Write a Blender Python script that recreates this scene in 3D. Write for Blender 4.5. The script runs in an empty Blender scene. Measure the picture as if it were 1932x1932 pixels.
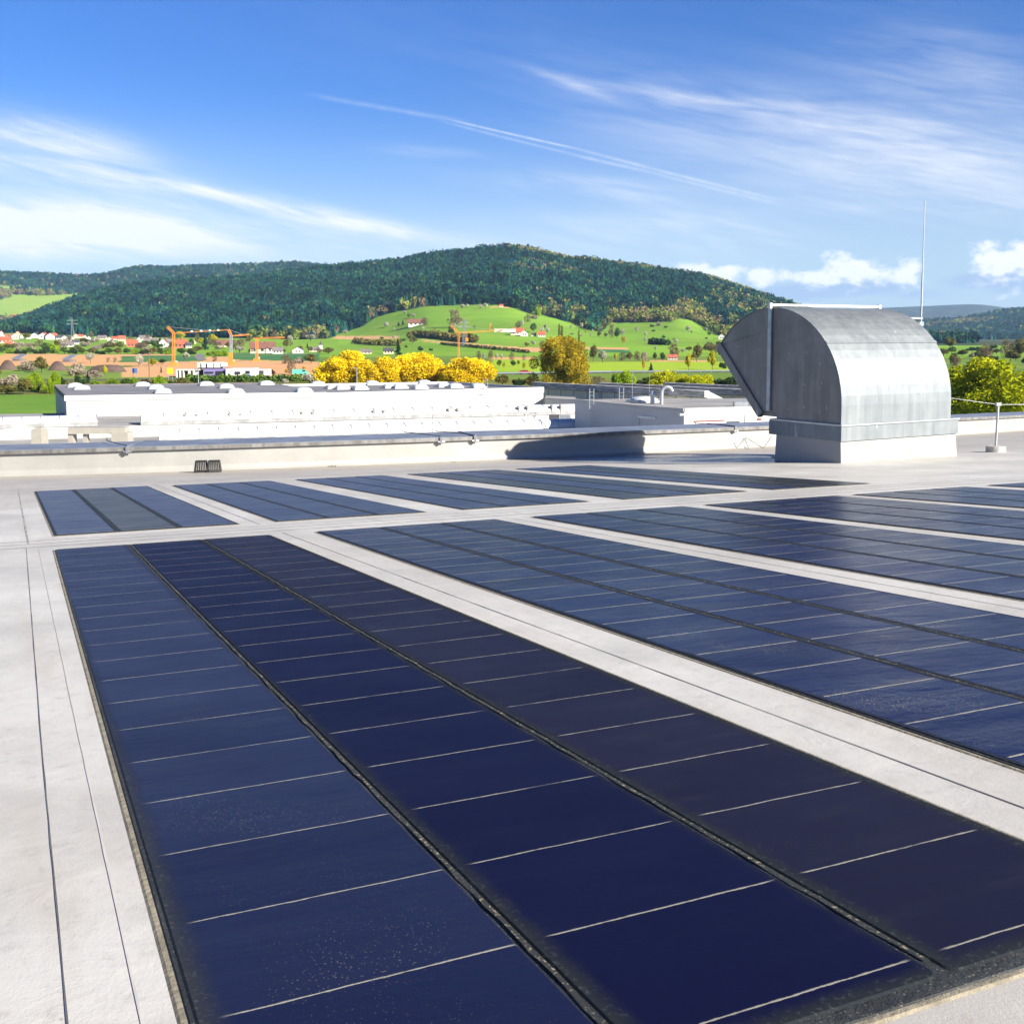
import bpy, bmesh, math, random
import numpy as np
from mathutils import Vector, Matrix

R_ = math.radians
SC = bpy.context.scene
COL = SC.collection
rng = np.random.default_rng(7)
random.seed(7)

# ------------------------------------------------------------------ camera
EYE = 14.0                       # metres above the valley floor
FPX, HOR, PITCH = 2069.06, 630.0, R_(5.0)     # focal length / horizon measured on a 1932-px-wide print of the photo
YP = HOR + FPX * math.tan(PITCH)
cam_d = bpy.data.cameras.new('camera')
cam = bpy.data.objects.new('camera', cam_d)
COL.objects.link(cam)
cam.location = (0, 0, EYE)
cam.rotation_euler = (R_(90) - PITCH, 0, 0)
cam_d.sensor_width = 36
cam_d.lens = 36 * FPX / 1932
cam_d.shift_y = -(966 - YP) / 1932
cam_d.clip_start = 0.05
cam_d.clip_end = 40000
SC.camera = cam

# ------------------------------------------------------------------ light
SUN_EL = R_(27)
SUN_AZ = (0.792, -0.6105)         # horizontal direction towards the sun
sd = Vector((SUN_AZ[0] * math.cos(SUN_EL), SUN_AZ[1] * math.cos(SUN_EL), math.sin(SUN_EL)))
sun_d = bpy.data.lights.new('sun', 'SUN')
sun_d.energy = 5.0
sun_d.angle = R_(0.5)
sun_d.color = (1.0, 0.935, 0.81)
sun = bpy.data.objects.new('sun', sun_d)
COL.objects.link(sun)
sun.rotation_euler = sd.to_track_quat('Z', 'Y').to_euler()
sun.location = (30, -30, 60)

SC.view_settings.view_transform = 'Standard'
SC.view_settings.look = 'None'
SC.view_settings.gamma = 1.0
SC.view_settings.exposure = 1.35
SC.render.engine = 'CYCLES'
SC.cycles.max_bounces = 6
SC.cycles.diffuse_bounces = 3
SC.cycles.glossy_bounces = 3
SC.cycles.transmission_bounces = 3
SC.cycles.volume_bounces = 0
SC.cycles.transparent_max_bounces = 6
SC.cycles.use_denoising = True

# ------------------------------------------------------------------ node helper
class NT:
    def __init__(s, tree):
        s.t = tree; s.n = tree.nodes; s.l = tree.links
    def node(s, typ, **kw):
        n = s.n.new(typ)
        for k, v in kw.items():
            setattr(n, k, v)
        return n
    def put(s, sock, val):
        if hasattr(val, 'is_output') or isinstance(val, bpy.types.NodeSocket):
            s.l.new(val, sock)
        elif val is not None:
            try: sock.default_value = val
            except Exception: sock.default_value = tuple(val) + (1,)
    def m(s, op, a, b=None, c=None, clamp=False):
        n = s.node('ShaderNodeMath', operation=op); n.use_clamp = clamp
        s.put(n.inputs[0], a)
        if b is not None: s.put(n.inputs[1], b)
        if c is not None: s.put(n.inputs[2], c)
        return n.outputs[0]
    def mix(s, f, a, b, blend='MIX'):
        n = s.node('ShaderNodeMix', data_type='RGBA', blend_type=blend)
        s.put(n.inputs[0], f)
        for k, v in ((6, a), (7, b)):
            if isinstance(v, (tuple, list)) and len(v) == 3: v = tuple(v) + (1,)
            s.put(n.inputs[k], v)
        return n.outputs[2]
    def noise(s, vec, scale, detail=4, rough=0.55, dist=0.0):
        n = s.node('ShaderNodeTexNoise')
        if vec is not None: s.put(n.inputs['Vector'], vec)
        n.inputs['Scale'].default_value = scale; n.inputs['Detail'].default_value = detail
        n.inputs['Roughness'].default_value = rough; n.inputs['Distortion'].default_value = dist
        return n.outputs[0]
    def mapping(s, vec, loc=(0,0,0), rot=(0,0,0), sca=(1,1,1)):
        n = s.node('ShaderNodeMapping'); s.put(n.inputs[0], vec)
        n.inputs[1].default_value = loc; n.inputs[2].default_value = rot; n.inputs[3].default_value = sca
        return n.outputs[0]
    def ramp(s, f, stops):
        n = s.node('ShaderNodeValToRGB'); s.put(n.inputs[0], f)
        e = n.color_ramp.elements
        while len(e) < len(stops): e.new(0.5)
        for i, (p, c) in enumerate(stops):
            e[i].position = p
            e[i].color = (c, c, c, 1) if isinstance(c, (int, float)) else tuple(c) + (1,)
        return n.outputs[0]
    def smooth(s, v, lo, hi):
        n = s.node('ShaderNodeMapRange', interpolation_type='SMOOTHSTEP')
        s.put(n.inputs[0], v); n.inputs[1].default_value = lo; n.inputs[2].default_value = hi
        return n.outputs[0]

# ------------------------------------------------------------------ sky
def build_world():
    w = bpy.data.worlds.new('World'); SC.world = w; w.use_nodes = True
    g = NT(w.node_tree); g.n.clear()
    out = g.node('ShaderNodeOutputWorld'); bg = g.node('ShaderNodeBackground')
    sky = g.node('ShaderNodeTexSky', sky_type='NISHITA')
    sky.sun_disc = False
    sky.sun_elevation = SUN_EL
    sky.sun_rotation = math.atan2(SUN_AZ[0], SUN_AZ[1])
    sky.altitude = 200; sky.air_density = 1.0; sky.dust_density = 0.6; sky.ozone_density = 2.2
    hs = g.node('ShaderNodeHueSaturation'); g.put(hs.inputs['Color'], sky.outputs[0])
    hs.inputs['Hue'].default_value = 0.507; hs.inputs['Saturation'].default_value = 1.30; hs.inputs['Value'].default_value = 1.0
    tc = g.node('ShaderNodeTexCoord')
    sx = g.node('ShaderNodeSeparateXYZ'); g.put(sx.inputs[0], tc.outputs['Generated'])
    az = g.m('ARCTAN2', sx.outputs[0], sx.outputs[1])
    el = g.m('ARCSINE', sx.outputs[2])
    cb = g.node('ShaderNodeCombineXYZ'); g.put(cb.inputs[0], az); g.put(cb.inputs[1], el)
    P = cb.outputs[0]
    def ang(x, y):                                   # photo point -> bearing, elevation
        a = math.atan((x - 966) / FPX)
        return a, math.atan((HOR - y) / FPX * math.cos(a))
    # wind-combed texture for cirrus
    rot = g.mapping(P, rot=(0, 0, R_(12)))
    comb1 = g.noise(g.mapping(rot, sca=(5, 42, 1)), 1.0, 6, 0.62, 0.6)
    comb2 = g.noise(g.mapping(rot, loc=(3, 1, 0), sca=(16, 110, 1)), 1.0, 5, 0.6, 0.3)
    comb = g.m('ADD', g.m('MULTIPLY', comb1, 0.65), g.m('MULTIPLY', comb2, 0.35))
    total = None
    def add(v):
        nonlocal total
        total = v if total is None else g.m('ADD', total, v)
    def streak(x0, y0, x1, y1, wid, k, flat=False):
        a0, e0 = ang(x0, y0); a1, e1 = ang(x1, y1)
        ca, ce = (a0 + a1) / 2, (e0 + e1) / 2
        L = math.hypot(a1 - a0, e1 - e0) / 2; th = math.atan2(e1 - e0, a1 - a0)
        c, s_ = math.cos(th), math.sin(th)
        da = g.m('SUBTRACT', az, ca); de = g.m('SUBTRACT', el, ce)
        t = g.m('MULTIPLY', g.m('ADD', g.m('MULTIPLY', da, c), g.m('MULTIPLY', de, s_)), 1 / L)
        q = g.m('MULTIPLY', g.m('SUBTRACT', g.m('MULTIPLY', de, c), g.m('MULTIPLY', da, s_)), FPX / wid)
        t2 = g.m('POWER', g.m('ABSOLUTE', t), 6.0 if flat else 2.0)
        ex = g.m('EXPONENT', g.m('MULTIPLY', g.m('ADD', t2, g.m('MULTIPLY', q, q)), -1.0))
        return g.m('MULTIPLY', ex, k)
    for a in ((-40, 238, 260, 304, 30, 1.15), (-60, 298, 470, 378, 16, 1.0), (380, 366, 900, 468, 15, 1.15),
              (-100, 455, 330, 440, 42, 1.4), (-100, 400, 700, 470, 44, .9), (1390, 212, 1980, 300, 38, .46),
              (1180, 180, 1500, 230, 12, .35), (1010, 150, 1150, 195, 9, .4), (900, 338, 1260, 372, 20, .62),
              (1640, 398, 2000, 392, 9, .7), (1500, 330, 2000, 370, 50, .5), (1050, 190, 1700, 300, 80, .30),
              (1560, 100, 2000, 190, 70, .34), (730, 290, 900, 300, 10, .3), (1060, 420, 1500, 455, 44, .45),
              (500, 40, 1300, 150, 100, .04)):
        add(streak(*a))
    veil = g.m('ADD', g.m('ADD', streak(-250, 440, 420, 452, 46, .46), streak(-250, 320, 350, 350, 70, .20)), g.m('ADD', streak(1250, 300, 2200, 330, 110, .26), streak(500, 470, 1300, 470, 60, .20)))
    cirrus = g.m('ADD', g.m('MULTIPLY', total, g.m('MULTIPLY', g.smooth(comb, 0.28, 0.78), 1.1)), g.m('MULTIPLY', veil, g.m('ADD', .15, g.m('MULTIPLY', comb, 1.5))))
    # two aircraft trails, ragged along their length
    rag = g.smooth(g.noise(g.mapping(P, sca=(60, 60, 1)), 1.0, 5, 0.6), 0.25, 0.7)
    tr = None
    for a in ((600, 192, 870, 238, 4.0, .20), (850, 236, 1110, 294, 2.0, .52), (1090, 290, 1460, 382, 2.6, .46),
              (840, 240, 1100, 304, 2.2, .28), (1080, 300, 1250, 337, 2.8, .40), (1230, 334, 1460, 389, 2.6, .34)):
        v = streak(*a, flat=True); tr = v if tr is None else g.m('MAXIMUM', tr, v)
    trails = g.m('MULTIPLY', tr, g.m('ADD', g.m('MULTIPLY', rag, 0.6), 0.4))
    # low cumulus over the right-hand valley
    lump = g.noise(g.mapping(P, sca=(30, 46, 1)), 1.0, 7, 0.58)
    lump3 = g.noise(g.mapping(P, sca=(85, 110, 1)), 1.0, 6, 0.6)
    lump2 = g.noise(g.mapping(P, loc=(5, 2, 0), sca=(14, 40, 1)), 1.0, 5, 0.55)
    def puffs(lst, soft=2.0):
        e = None
        for (x, y, wx, wy, k) in lst:
            a, l = ang(x, y)
            u = g.m('MULTIPLY', g.m('SUBTRACT', az, a), FPX / wx)
            v = g.m('MULTIPLY', g.m('SUBTRACT', el, l), FPX / wy)
            q = g.m('MULTIPLY', g.m('EXPONENT', g.m('MULTIPLY', g.m('ADD', g.m('MULTIPLY', u, u), g.m('MULTIPLY', v, v)), -1.0)), k)
            e = q if e is None else g.m('MAXIMUM', e, q)
        return e
    body = puffs([(1340, 516, 75, 26, 1.1), (1432, 526, 32, 24, 1.1), (1540, 523, 75, 24, 1.1), (1620, 512, 95, 30, 1.2), (1705, 516, 48, 28, 1.15),
                  (1866, 500, 52, 40, 1.2), (1908, 486, 42, 36, 1.15), (1960, 504, 70, 40, 1.1)])
    base = puffs([(1575, 548, 150, 17, 1.0), (1470, 556, 110, 15, .8), (1700, 556, 120, 14, .6), (1870, 530, 100, 18, 1.1), (1960, 540, 110, 20, 1.0), (60, 470, 150, 9, .4)])
    top = g.smooth(g.m('ADD', body, g.m('ADD', g.m('MULTIPLY', g.m('SUBTRACT', lump, 0.5), 2.1), g.m('MULTIPLY', g.m('SUBTRACT', lump3, 0.5), .9))), 0.46, 0.98)
    und = g.m('MULTIPLY', g.smooth(g.m('ADD', base, g.m('MULTIPLY', g.m('SUBTRACT', lump2, 0.5), 1.0)), 0.30, 0.80), 0.75)
    low = g.smooth(el, R_(12.5), R_(-0.5))           # pale band over the horizon
    tint = g.mix(1.0, hs.outputs[0], (0.595, 0.805, 1.19), 'MULTIPLY')
    tint = g.mix(g.smooth(el, R_(18.5), R_(48)), tint, g.mix(1.0, tint, (0.20, 0.27, 0.42), 'MULTIPLY'))   # deep blue zenith, darkening added above the view to cut fill light
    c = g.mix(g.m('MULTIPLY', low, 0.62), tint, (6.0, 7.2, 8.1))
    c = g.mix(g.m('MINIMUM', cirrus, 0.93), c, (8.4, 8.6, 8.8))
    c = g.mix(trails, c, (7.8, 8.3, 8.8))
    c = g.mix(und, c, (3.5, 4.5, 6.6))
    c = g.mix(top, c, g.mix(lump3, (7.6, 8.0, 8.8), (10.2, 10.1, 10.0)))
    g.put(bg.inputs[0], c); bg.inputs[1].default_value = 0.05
    g.l.new(bg.outputs[0], out.inputs[0])
    w.cycles.sampling_method = 'MANUAL'
    w.cycles.sample_map_resolution = 512
build_world()

# ------------------------------------------------------------------ basic builders
def tag(o, label=None, cat=None, group=None, kind=None):
    if label: o['label'] = label
    if cat: o['category'] = cat
    if group: o['group'] = group
    if kind: o['kind'] = kind
    return o

def empty(name, loc, rz=0.0, **kw):
    o = bpy.data.objects.new(name, None); COL.objects.link(o)
    o.empty_display_size = 0.2
    o.location = loc; o.rotation_euler = (0, 0, rz)
    return tag(o, **kw)

def link(name, me, mats, parent=None, **kw):
    for m in (mats if isinstance(mats, (list, tuple)) else [mats]): me.materials.append(m)
    o = bpy.data.objects.new(name, me); COL.objects.link(o)
    if parent is not None: o.parent = parent
    return tag(o, **kw)

class MB:
    """collects shapes, then becomes ONE mesh"""
    def __init__(s): s.v = []; s.f = []; s.mi = []; s.sm = []
    def add(s, vs, fs, mi=0, smooth=False):
        b = len(s.v); s.v += [tuple(p) for p in vs]
        for f in fs: s.f.append([b + i for i in f]); s.mi.append(mi); s.sm.append(smooth)
        return s
    def box(s, x0, y0, z0, x1, y1, z1, mi=0, M=None):
        vs = [Vector(p) for p in ((x0,y0,z0),(x1,y0,z0),(x1,y1,z0),(x0,y1,z0),(x0,y0,z1),(x1,y0,z1),(x1,y1,z1),(x0,y1,z1))]
        if M is not None: vs = [M @ p for p in vs]
        return s.add(vs, [(3,2,1,0),(4,5,6,7),(0,1,5,4),(1,2,6,5),(2,3,7,6),(3,0,4,7)], mi)
    def tube(s, a, b, r, r2=None, n=8, mi=0, smooth=True, cap=True):
        a, b = Vector(a), Vector(b); r2 = r if r2 is None else r2
        d = (b - a).normalized(); q = Vector((0,0,1)) if abs(d.z) < .9 else Vector((1,0,0))
        u = d.cross(q).normalized(); v = d.cross(u)
        ring = lambda c, rr: [c + (u * math.cos(2*math.pi*k/n) + v * math.sin(2*math.pi*k/n)) * rr for k in range(n)]
        vs = ring(a, r) + ring(b, r2)
        fs = [(k, k + n, (k+1) % n + n, (k+1) % n) for k in range(n)]
        s.add(vs, fs, mi, smooth)
        if cap: s.add(vs, [tuple(range(n)), tuple(range(2*n-1, n-1, -1))], mi)
        return s
    def path(s, pts, r, n=6, mi=0):
        for a, b in zip(pts[:-1], pts[1:]): s.tube(a, b, r, n=n, mi=mi)
        return s
    def dome(s, c, rx, ry, rz, nu=14, nv=5, mi=0, square=1.0):
        vs = []; cx, cy, cz = c
        for j in range(nv):
            ph = j / nv * math.pi / 2
            for i in range(nu):
                th = 2*math.pi*i/nu
                p = lambda q: math.copysign(abs(q) ** square, q)
                vs.append((cx + rx*math.cos(ph)*p(math.cos(th)), cy + ry*math.cos(ph)*p(math.sin(th)), cz + rz*math.sin(ph)))
        vs.append((cx, cy, cz + rz)); fs = []
        for j in range(nv-1):
            for i in range(nu): fs.append((j*nu+i, j*nu+(i+1)%nu, (j+1)*nu+(i+1)%nu, (j+1)*nu+i))
        for i in range(nu): fs.append(((nv-1)*nu+i, (nv-1)*nu+(i+1)%nu, len(vs)-1))
        return s.add(vs, fs, mi, True)
    def mesh(s, name):
        me = bpy.data.meshes.new(name); me.from_pydata(s.v, [], s.f)
        me.polygons.foreach_set('material_index', s.mi); me.polygons.foreach_set('use_smooth', s.sm)
        me.update(); return me
    def build(s, name, mats, parent=None, **kw):
        return link(name, s.mesh(name), mats, parent, **kw)

def big_mesh(name, V, F, col=None):
    """fast mesh from numpy arrays (all faces the same size), with an optional per-vertex colour"""
    me = bpy.data.meshes.new(name); k = F.shape[1]
    me.vertices.add(len(V)); me.vertices.foreach_set('co', np.ascontiguousarray(V, np.float32).ravel())
    me.loops.add(F.size); me.loops.foreach_set('vertex_index', np.ascontiguousarray(F, np.int32).ravel())
    me.polygons.add(len(F)); me.polygons.foreach_set('loop_start', np.arange(len(F), dtype=np.int32) * k)
    me.polygons.foreach_set('loop_total', np.full(len(F), k, np.int32))
    if col is not None:
        a = me.attributes.new('col', 'FLOAT_COLOR', 'POINT')
        a.data.foreach_set('color', np.c_[col, np.ones(len(col))].astype(np.float32).ravel())
    me.update(calc_edges=True); me.validate()
    return me

# ------------------------------------------------------------------ materials
def material(name, col=(.5,.5,.5), rough=.6, metal=0.0, var=0.0, scale=3.0, bump=0.0, bscale=None, spec=.5, stain=None, coord='Object', stretch=(1,1,1)):
    m = bpy.data.materials.new(name); m.use_nodes = True
    g = NT(m.node_tree); b = g.n['Principled BSDF']
    b.inputs['Roughness'].default_value = rough; b.inputs['Metallic'].default_value = metal
    b.inputs['Specular IOR Level'].default_value = spec
    tc = g.node('ShaderNodeTexCoord').outputs[coord]
    vec = g.mapping(tc, sca=stretch)
    c = tuple(col) + (1,)
    if var:
        n = g.noise(vec, scale, 5, .6)
        lo = tuple(max(0, q * (1 - var)) for q in col); hi = tuple(q * (1 + var) for q in col)
        c = g.mix(g.smooth(n, .3, .7), lo, hi)
    if stain:
        sc_, th, scol = stain
        c = g.mix(g.smooth(g.noise(vec, sc_, 6, .65, .5), th, th + .18), c, scol)
    if not isinstance(c, tuple): g.put(b.inputs['Base Color'], c)
    else: b.inputs['Base Color'].default_value = c
    if bump:
        bp = g.node('ShaderNodeBump'); bp.inputs['Strength'].default_value = 1.0; bp.inputs['Distance'].default_value = bump
        g.put(bp.inputs['Height'], g.noise(vec, bscale or scale * 3, 5, .6)); g.put(b.inputs['Normal'], bp.outputs[0])
    return m

def leaf_material(name, attr=True, lo=(.05,.1,.02), hi=(.12,.2,.04), trans=.30):
    m = bpy.data.materials.new(name); m.use_nodes = True
    g = NT(m.node_tree); g.n.clear()
    out = g.node('ShaderNodeOutputMaterial')
    at = g.node('ShaderNodeAttribute', attribute_name='col')
    if attr: c = at.outputs['Color']
    else:
        sp = g.node('ShaderNodeSeparateColor'); g.put(sp.inputs[0], at.outputs['Color'])
        oi = g.node('ShaderNodeObjectInfo')
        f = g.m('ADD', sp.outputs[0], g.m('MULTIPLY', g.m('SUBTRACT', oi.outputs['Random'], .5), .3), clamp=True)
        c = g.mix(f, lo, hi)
    d = g.node('ShaderNodeBsdfDiffuse'); t = g.node('ShaderNodeBsdfTranslucent'); mx = g.node('ShaderNodeMixShader')
    g.put(d.inputs[0], c); g.put(t.inputs[0], c); mx.inputs[0].default_value = trans
    g.l.new(d.outputs[0], mx.inputs[1]); g.l.new(t.outputs[0], mx.inputs[2]); g.l.new(mx.outputs[0], out.inputs[0])
    return m

def roof_material():
    m = bpy.data.materials.new('roof_membrane'); m.use_nodes = True
    g = NT(m.node_tree); b = g.n['Principled BSDF']
    P = g.node('ShaderNodeTexCoord').outputs['Object']
    cloud = g.noise(P, 1.1, 8, .66, .4); fine = g.noise(P, 22, 7, .7); run = g.noise(g.mapping(P, sca=(.35, 3.2, 1)), 2.2, 6, .62, .3)
    grain = g.noise(P, 200, 3, .75); big = g.noise(g.mapping(P, loc=(4, 1, 0)), .33, 5, .6, .5)
    c = g.mix(g.smooth(cloud, .30, .70), (.440, .424, .392), (.600, .584, .550))
    c = g.mix(g.m('MULTIPLY', g.smooth(big, .45, .70), .36), c, (.36, .33, .285))
    c = g.mix(g.m('MULTIPLY', g.smooth(run, .47, .74), .50), c, (.45, .405, .345))
    c = g.mix(g.m('MULTIPLY', g.smooth(fine, .50, .78), .42), c, (.27, .25, .225))
    c = g.mix(g.m('MULTIPLY', g.smooth(grain, .55, .78), .30), c, (.21, .195, .18))
    sx = g.node('ShaderNodeSeparateXYZ'); g.put(sx.inputs[0], P)
    foot = g.smooth(g.m('ADD', sx.outputs[0], g.m('MULTIPLY', g.m('SUBTRACT', run, .5), 5.0)), 8.5, 15.0)     # silt washed down towards the parapet
    c = g.mix(g.m('MULTIPLY', foot, .55), c, (.30, .265, .22))
    spot = g.node('ShaderNodeTexVoronoi', feature='F1'); g.put(spot.inputs['Vector'], g.mapping(P, sca=(1, 1.6, 1))); spot.inputs['Scale'].default_value = 9
    sm = g.m('LESS_THAN', spot.outputs['Distance'], g.m('MULTIPLY', g.smooth(g.noise(P, 1.3, 3, .5), .52, .7), .14))
    c = g.mix(g.m('MULTIPLY', sm, .45), c, (.22, .19, .15))
    g.put(b.inputs['Base Color'], c)
    g.put(b.inputs['Roughness'], g.m('ADD', g.m('MULTIPLY', cloud, .25), .42))
    b.inputs['Specular IOR Level'].default_value = .35
    bp = g.node('ShaderNodeBump'); bp.inputs['Strength'].default_value = .6; bp.inputs['Distance'].default_value = .004
    g.put(bp.inputs['Height'], g.m('ADD', g.noise(P, 9, 5, .6, .5), g.m('MULTIPLY', grain, .25))); g.put(b.inputs['Normal'], bp.outputs[0])
    return m

CELL = 0.267
def solar_material(name, lo, hi, dust, dcol=(.30, .31, .33), rough=.34, line=.9, phase=0.0, spec=.28, wavy=.004, lw=.017, rimw=.024):
    """thin-film cells: one light joint per cell along local x, dust flecks, dull film"""
    m = bpy.data.materials.new(name); m.use_nodes = True
    g = NT(m.node_tree); b = g.n['Principled BSDF']
    P = g.node('ShaderNodeTexCoord').outputs['Object']
    sx = g.node('ShaderNodeSeparateXYZ'); g.put(sx.inputs[0], P)
    wob = g.m('MULTIPLY', g.m('SUBTRACT', g.noise(P, 9, 4, .6), .5), .006)
    cu = g.m('DIVIDE', g.m('ADD', g.m('ADD', sx.outputs[0], wob), phase), CELL)
    k = g.m('FLOOR', cu); fr = g.m('ABSOLUTE', g.m('SUBTRACT', g.m('FRACT', g.m('ADD', cu, .5)), .5))
    rag = g.noise(P, 60, 4, .7)
    wid = g.m('ADD', g.m('MULTIPLY', rag, lw), -.003)
    ln = g.m('MULTIPLY', g.m('SUBTRACT', 1.0, g.smooth(g.m('SUBTRACT', fr, wid), -.003, .005)), line)
    ln = g.m('MULTIPLY', ln, g.smooth(g.noise(P, 7, 4, .6), .2, .5))
    wn = g.node('ShaderNodeTexWhiteNoise', noise_dimensions='1D'); g.put(wn.inputs['W'], g.m('ADD', k, phase * 91))
    tone = g.m('ADD', g.m('MULTIPLY', wn.outputs['Value'], .62), g.m('MULTIPLY', g.noise(P, 1.7, 5, .6), .62))
    c = g.mix(g.smooth(tone, .25, .95), lo, hi)
    film = g.smooth(g.noise(g.mapping(P, sca=(3.2, .8, 1)), 2.5, 6, .65, .4), .48, .80)
    c = g.mix(g.m('MULTIPLY', film, dust * .30), c, dcol)
    vo = g.node('ShaderNodeTexVoronoi', feature='F1'); g.put(vo.inputs['Vector'], P); vo.inputs['Scale'].default_value = 150
    sp = g.m('LESS_THAN', vo.outputs['Distance'], g.m('MULTIPLY', g.smooth(g.noise(P, 2.2, 5, .65), .40, .72), .23))
    c = g.mix(g.m('MULTIPLY', sp, min(1, dust * .8)), c, (.34, .29, .19))
    G = g.node('ShaderNodeSeparateXYZ'); g.put(G.inputs[0], g.node('ShaderNodeTexCoord').outputs['Generated'])
    side = g.m('MULTIPLY', g.m('SUBTRACT', .5, g.m('ABSOLUTE', g.m('SUBTRACT', G.outputs[1], .5))), .40)      # metres from the strip's long edges
    end = g.m('MULTIPLY', g.m('SUBTRACT', .5, g.m('ABSOLUTE', g.m('SUBTRACT', G.outputs[0], .5))), 5.7)
    rim = g.m('ADD', g.m('MINIMUM', side, end), g.m('MULTIPLY', g.m('SUBTRACT', g.noise(P, 22, 5, .65), .5), .022))
    inner = g.smooth(rim, .002, rimw)
    ln = g.m('MULTIPLY', ln, g.smooth(rim, rimw * .5, rimw * 1.1))
    c = g.mix(ln, c, (.30, .285, .24))
    grit = g.mix(g.smooth(g.noise(P, 120, 4, .7), .52, .72), (.018, .022, .027), (.062, .068, .066))
    c = g.mix(inner, grit, c)
    g.put(b.inputs['Base Color'], c)
    g.put(b.inputs['Roughness'], g.m('ADD', g.m('ADD', g.m('MULTIPLY', g.noise(P, 3, 5, .6), .2), rough - .1), g.m('MULTIPLY', g.m('SUBTRACT', 1.0, inner), .35)))
    b.inputs['Specular IOR Level'].default_value = spec
    bp = g.node('ShaderNodeBump'); bp.inputs['Strength'].default_value = 1.0; bp.inputs['Distance'].default_value = wavy
    g.put(bp.inputs['Height'], g.m('ADD', g.m('ADD', g.noise(g.mapping(P, sca=(2.2, .7, 1)), 2.6, 5, .55, .3), g.m('MULTIPLY', g.noise(P, 30, 4, .6), .12)), g.m('MULTIPLY', ln, .4))); g.put(b.inputs['Normal'], bp.outputs[0])
    return m

def grime_material():
    m = bpy.data.materials.new('gritty_backing'); m.use_nodes = True
    g = NT(m.node_tree); b = g.n['Principled BSDF']
    P = g.node('ShaderNodeTexCoord').outputs['Object']
    c = g.mix(g.smooth(g.noise(P, 5, 6, .65), .35, .7), (.014, .016, .018), (.042, .046, .046))
    vo = g.node('ShaderNodeTexVoronoi', feature='F1'); g.put(vo.inputs['Vector'], P); vo.inputs['Scale'].default_value = 130
    sp = g.m('LESS_THAN', vo.outputs['Distance'], g.m('MULTIPLY', g.noise(P, 6, 4, .6), .42))
    c = g.mix(g.m('MULTIPLY', sp, .45), c, (.20, .19, .15))
    g.put(b.inputs['Base Color'], c); b.inputs['Roughness'].default_value = .75
    bp = g.node('ShaderNodeBump'); bp.inputs['Distance'].default_value = .004
    g.put(bp.inputs['Height'], g.noise(P, 90, 4, .7)); g.put(b.inputs['Normal'], bp.outputs[0])
    return m

def grit_line_material():
    m = bpy.data.materials.new('moss_grit'); m.use_nodes = True
    g = NT(m.node_tree); b = g.n['Principled BSDF']
    P = g.node('ShaderNodeTexCoord').outputs['Object']
    c = g.mix(g.smooth(g.noise(P, 110, 4, .75), .54, .64), (.020, .023, .023), (.30, .26, .165))
    g.put(b.inputs['Base Color'], c); b.inputs['Roughness'].default_value = .9
    return m

def zinc_material(name, lo, hi, rough=.38, metal=.75, streak=(7, 7, .5)):
    m = bpy.data.materials.new(name); m.use_nodes = True
    g = NT(m.node_tree); b = g.n['Principled BSDF']
    P = g.node('ShaderNodeTexCoord').outputs['Object']
    v = g.noise(P, 2.2, 6, .6); s_ = g.noise(g.mapping(P, sca=streak), 1.6, 6, .65)
    c = g.mix(g.smooth(g.m('ADD', g.m('MULTIPLY', v, .45), g.m('MULTIPLY', s_, .55)), .33, .68), lo, hi)
    vo = g.node('ShaderNodeTexVoronoi'); g.put(vo.inputs['Vector'], P); vo.inputs['Scale'].default_value = 26
    sv = g.node('ShaderNodeSeparateColor'); g.put(sv.inputs[0], vo.outputs['Color'])
    c = g.mix(g.m('MULTIPLY', sv.outputs[0], .16), c, lo)
    sm = g.smooth(g.noise(g.mapping(P, sca=(9, 9, 1.4)), 1.5, 3, .5), .70, .76)
    c = g.mix(g.m('MULTIPLY', sm, .55), c, (.62, .64, .66))
    dr = g.smooth(g.noise(g.mapping(P, sca=(streak[0] * 2.2, streak[1] * 2.2, streak[2] * .7)), 1.2, 5, .7), .56, .74)
    c = g.mix(g.m('MULTIPLY', dr, .35), c, tuple(q * .45 for q in lo))
    g.put(b.inputs['Base Color'], c); b.inputs['Metallic'].default_value = metal
    g.put(b.inputs['Roughness'], g.m('ADD', g.m('MULTIPLY', s_, .22), rough - .05))
    bp = g.node('ShaderNodeBump'); bp.inputs['Distance'].default_value = .004; bp.inputs['Strength'].default_value = .4
    g.put(bp.inputs['Height'], g.noise(P, 3, 2, .5)); g.put(b.inputs['Normal'], bp.outputs[0])
    return m

def corrugated_material(name, col, pitch=.33, axis=0):
    m = bpy.data.materials.new(name); m.use_nodes = True
    g = NT(m.node_tree); b = g.n['Principled BSDF']
    P = g.node('ShaderNodeTexCoord').outputs['Object']
    sx = g.node('ShaderNodeSeparateXYZ'); g.put(sx.inputs[0], P)
    w = g.m('SINE', g.m('MULTIPLY', sx.outputs[axis], 2 * math.pi / pitch))
    c = g.mix(g.smooth(g.noise(P, .5, 5, .6), .3, .7), tuple(q * .93 for q in col), col)
    g.put(b.inputs['Base Color'], c); b.inputs['Roughness'].default_value = .55
    bp = g.node('ShaderNodeBump'); bp.inputs['Distance'].default_value = .02; bp.inputs['Strength'].default_value = .5
    g.put(bp.inputs['Height'], w); g.put(b.inputs['Normal'], bp.outputs[0])
    return m

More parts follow.
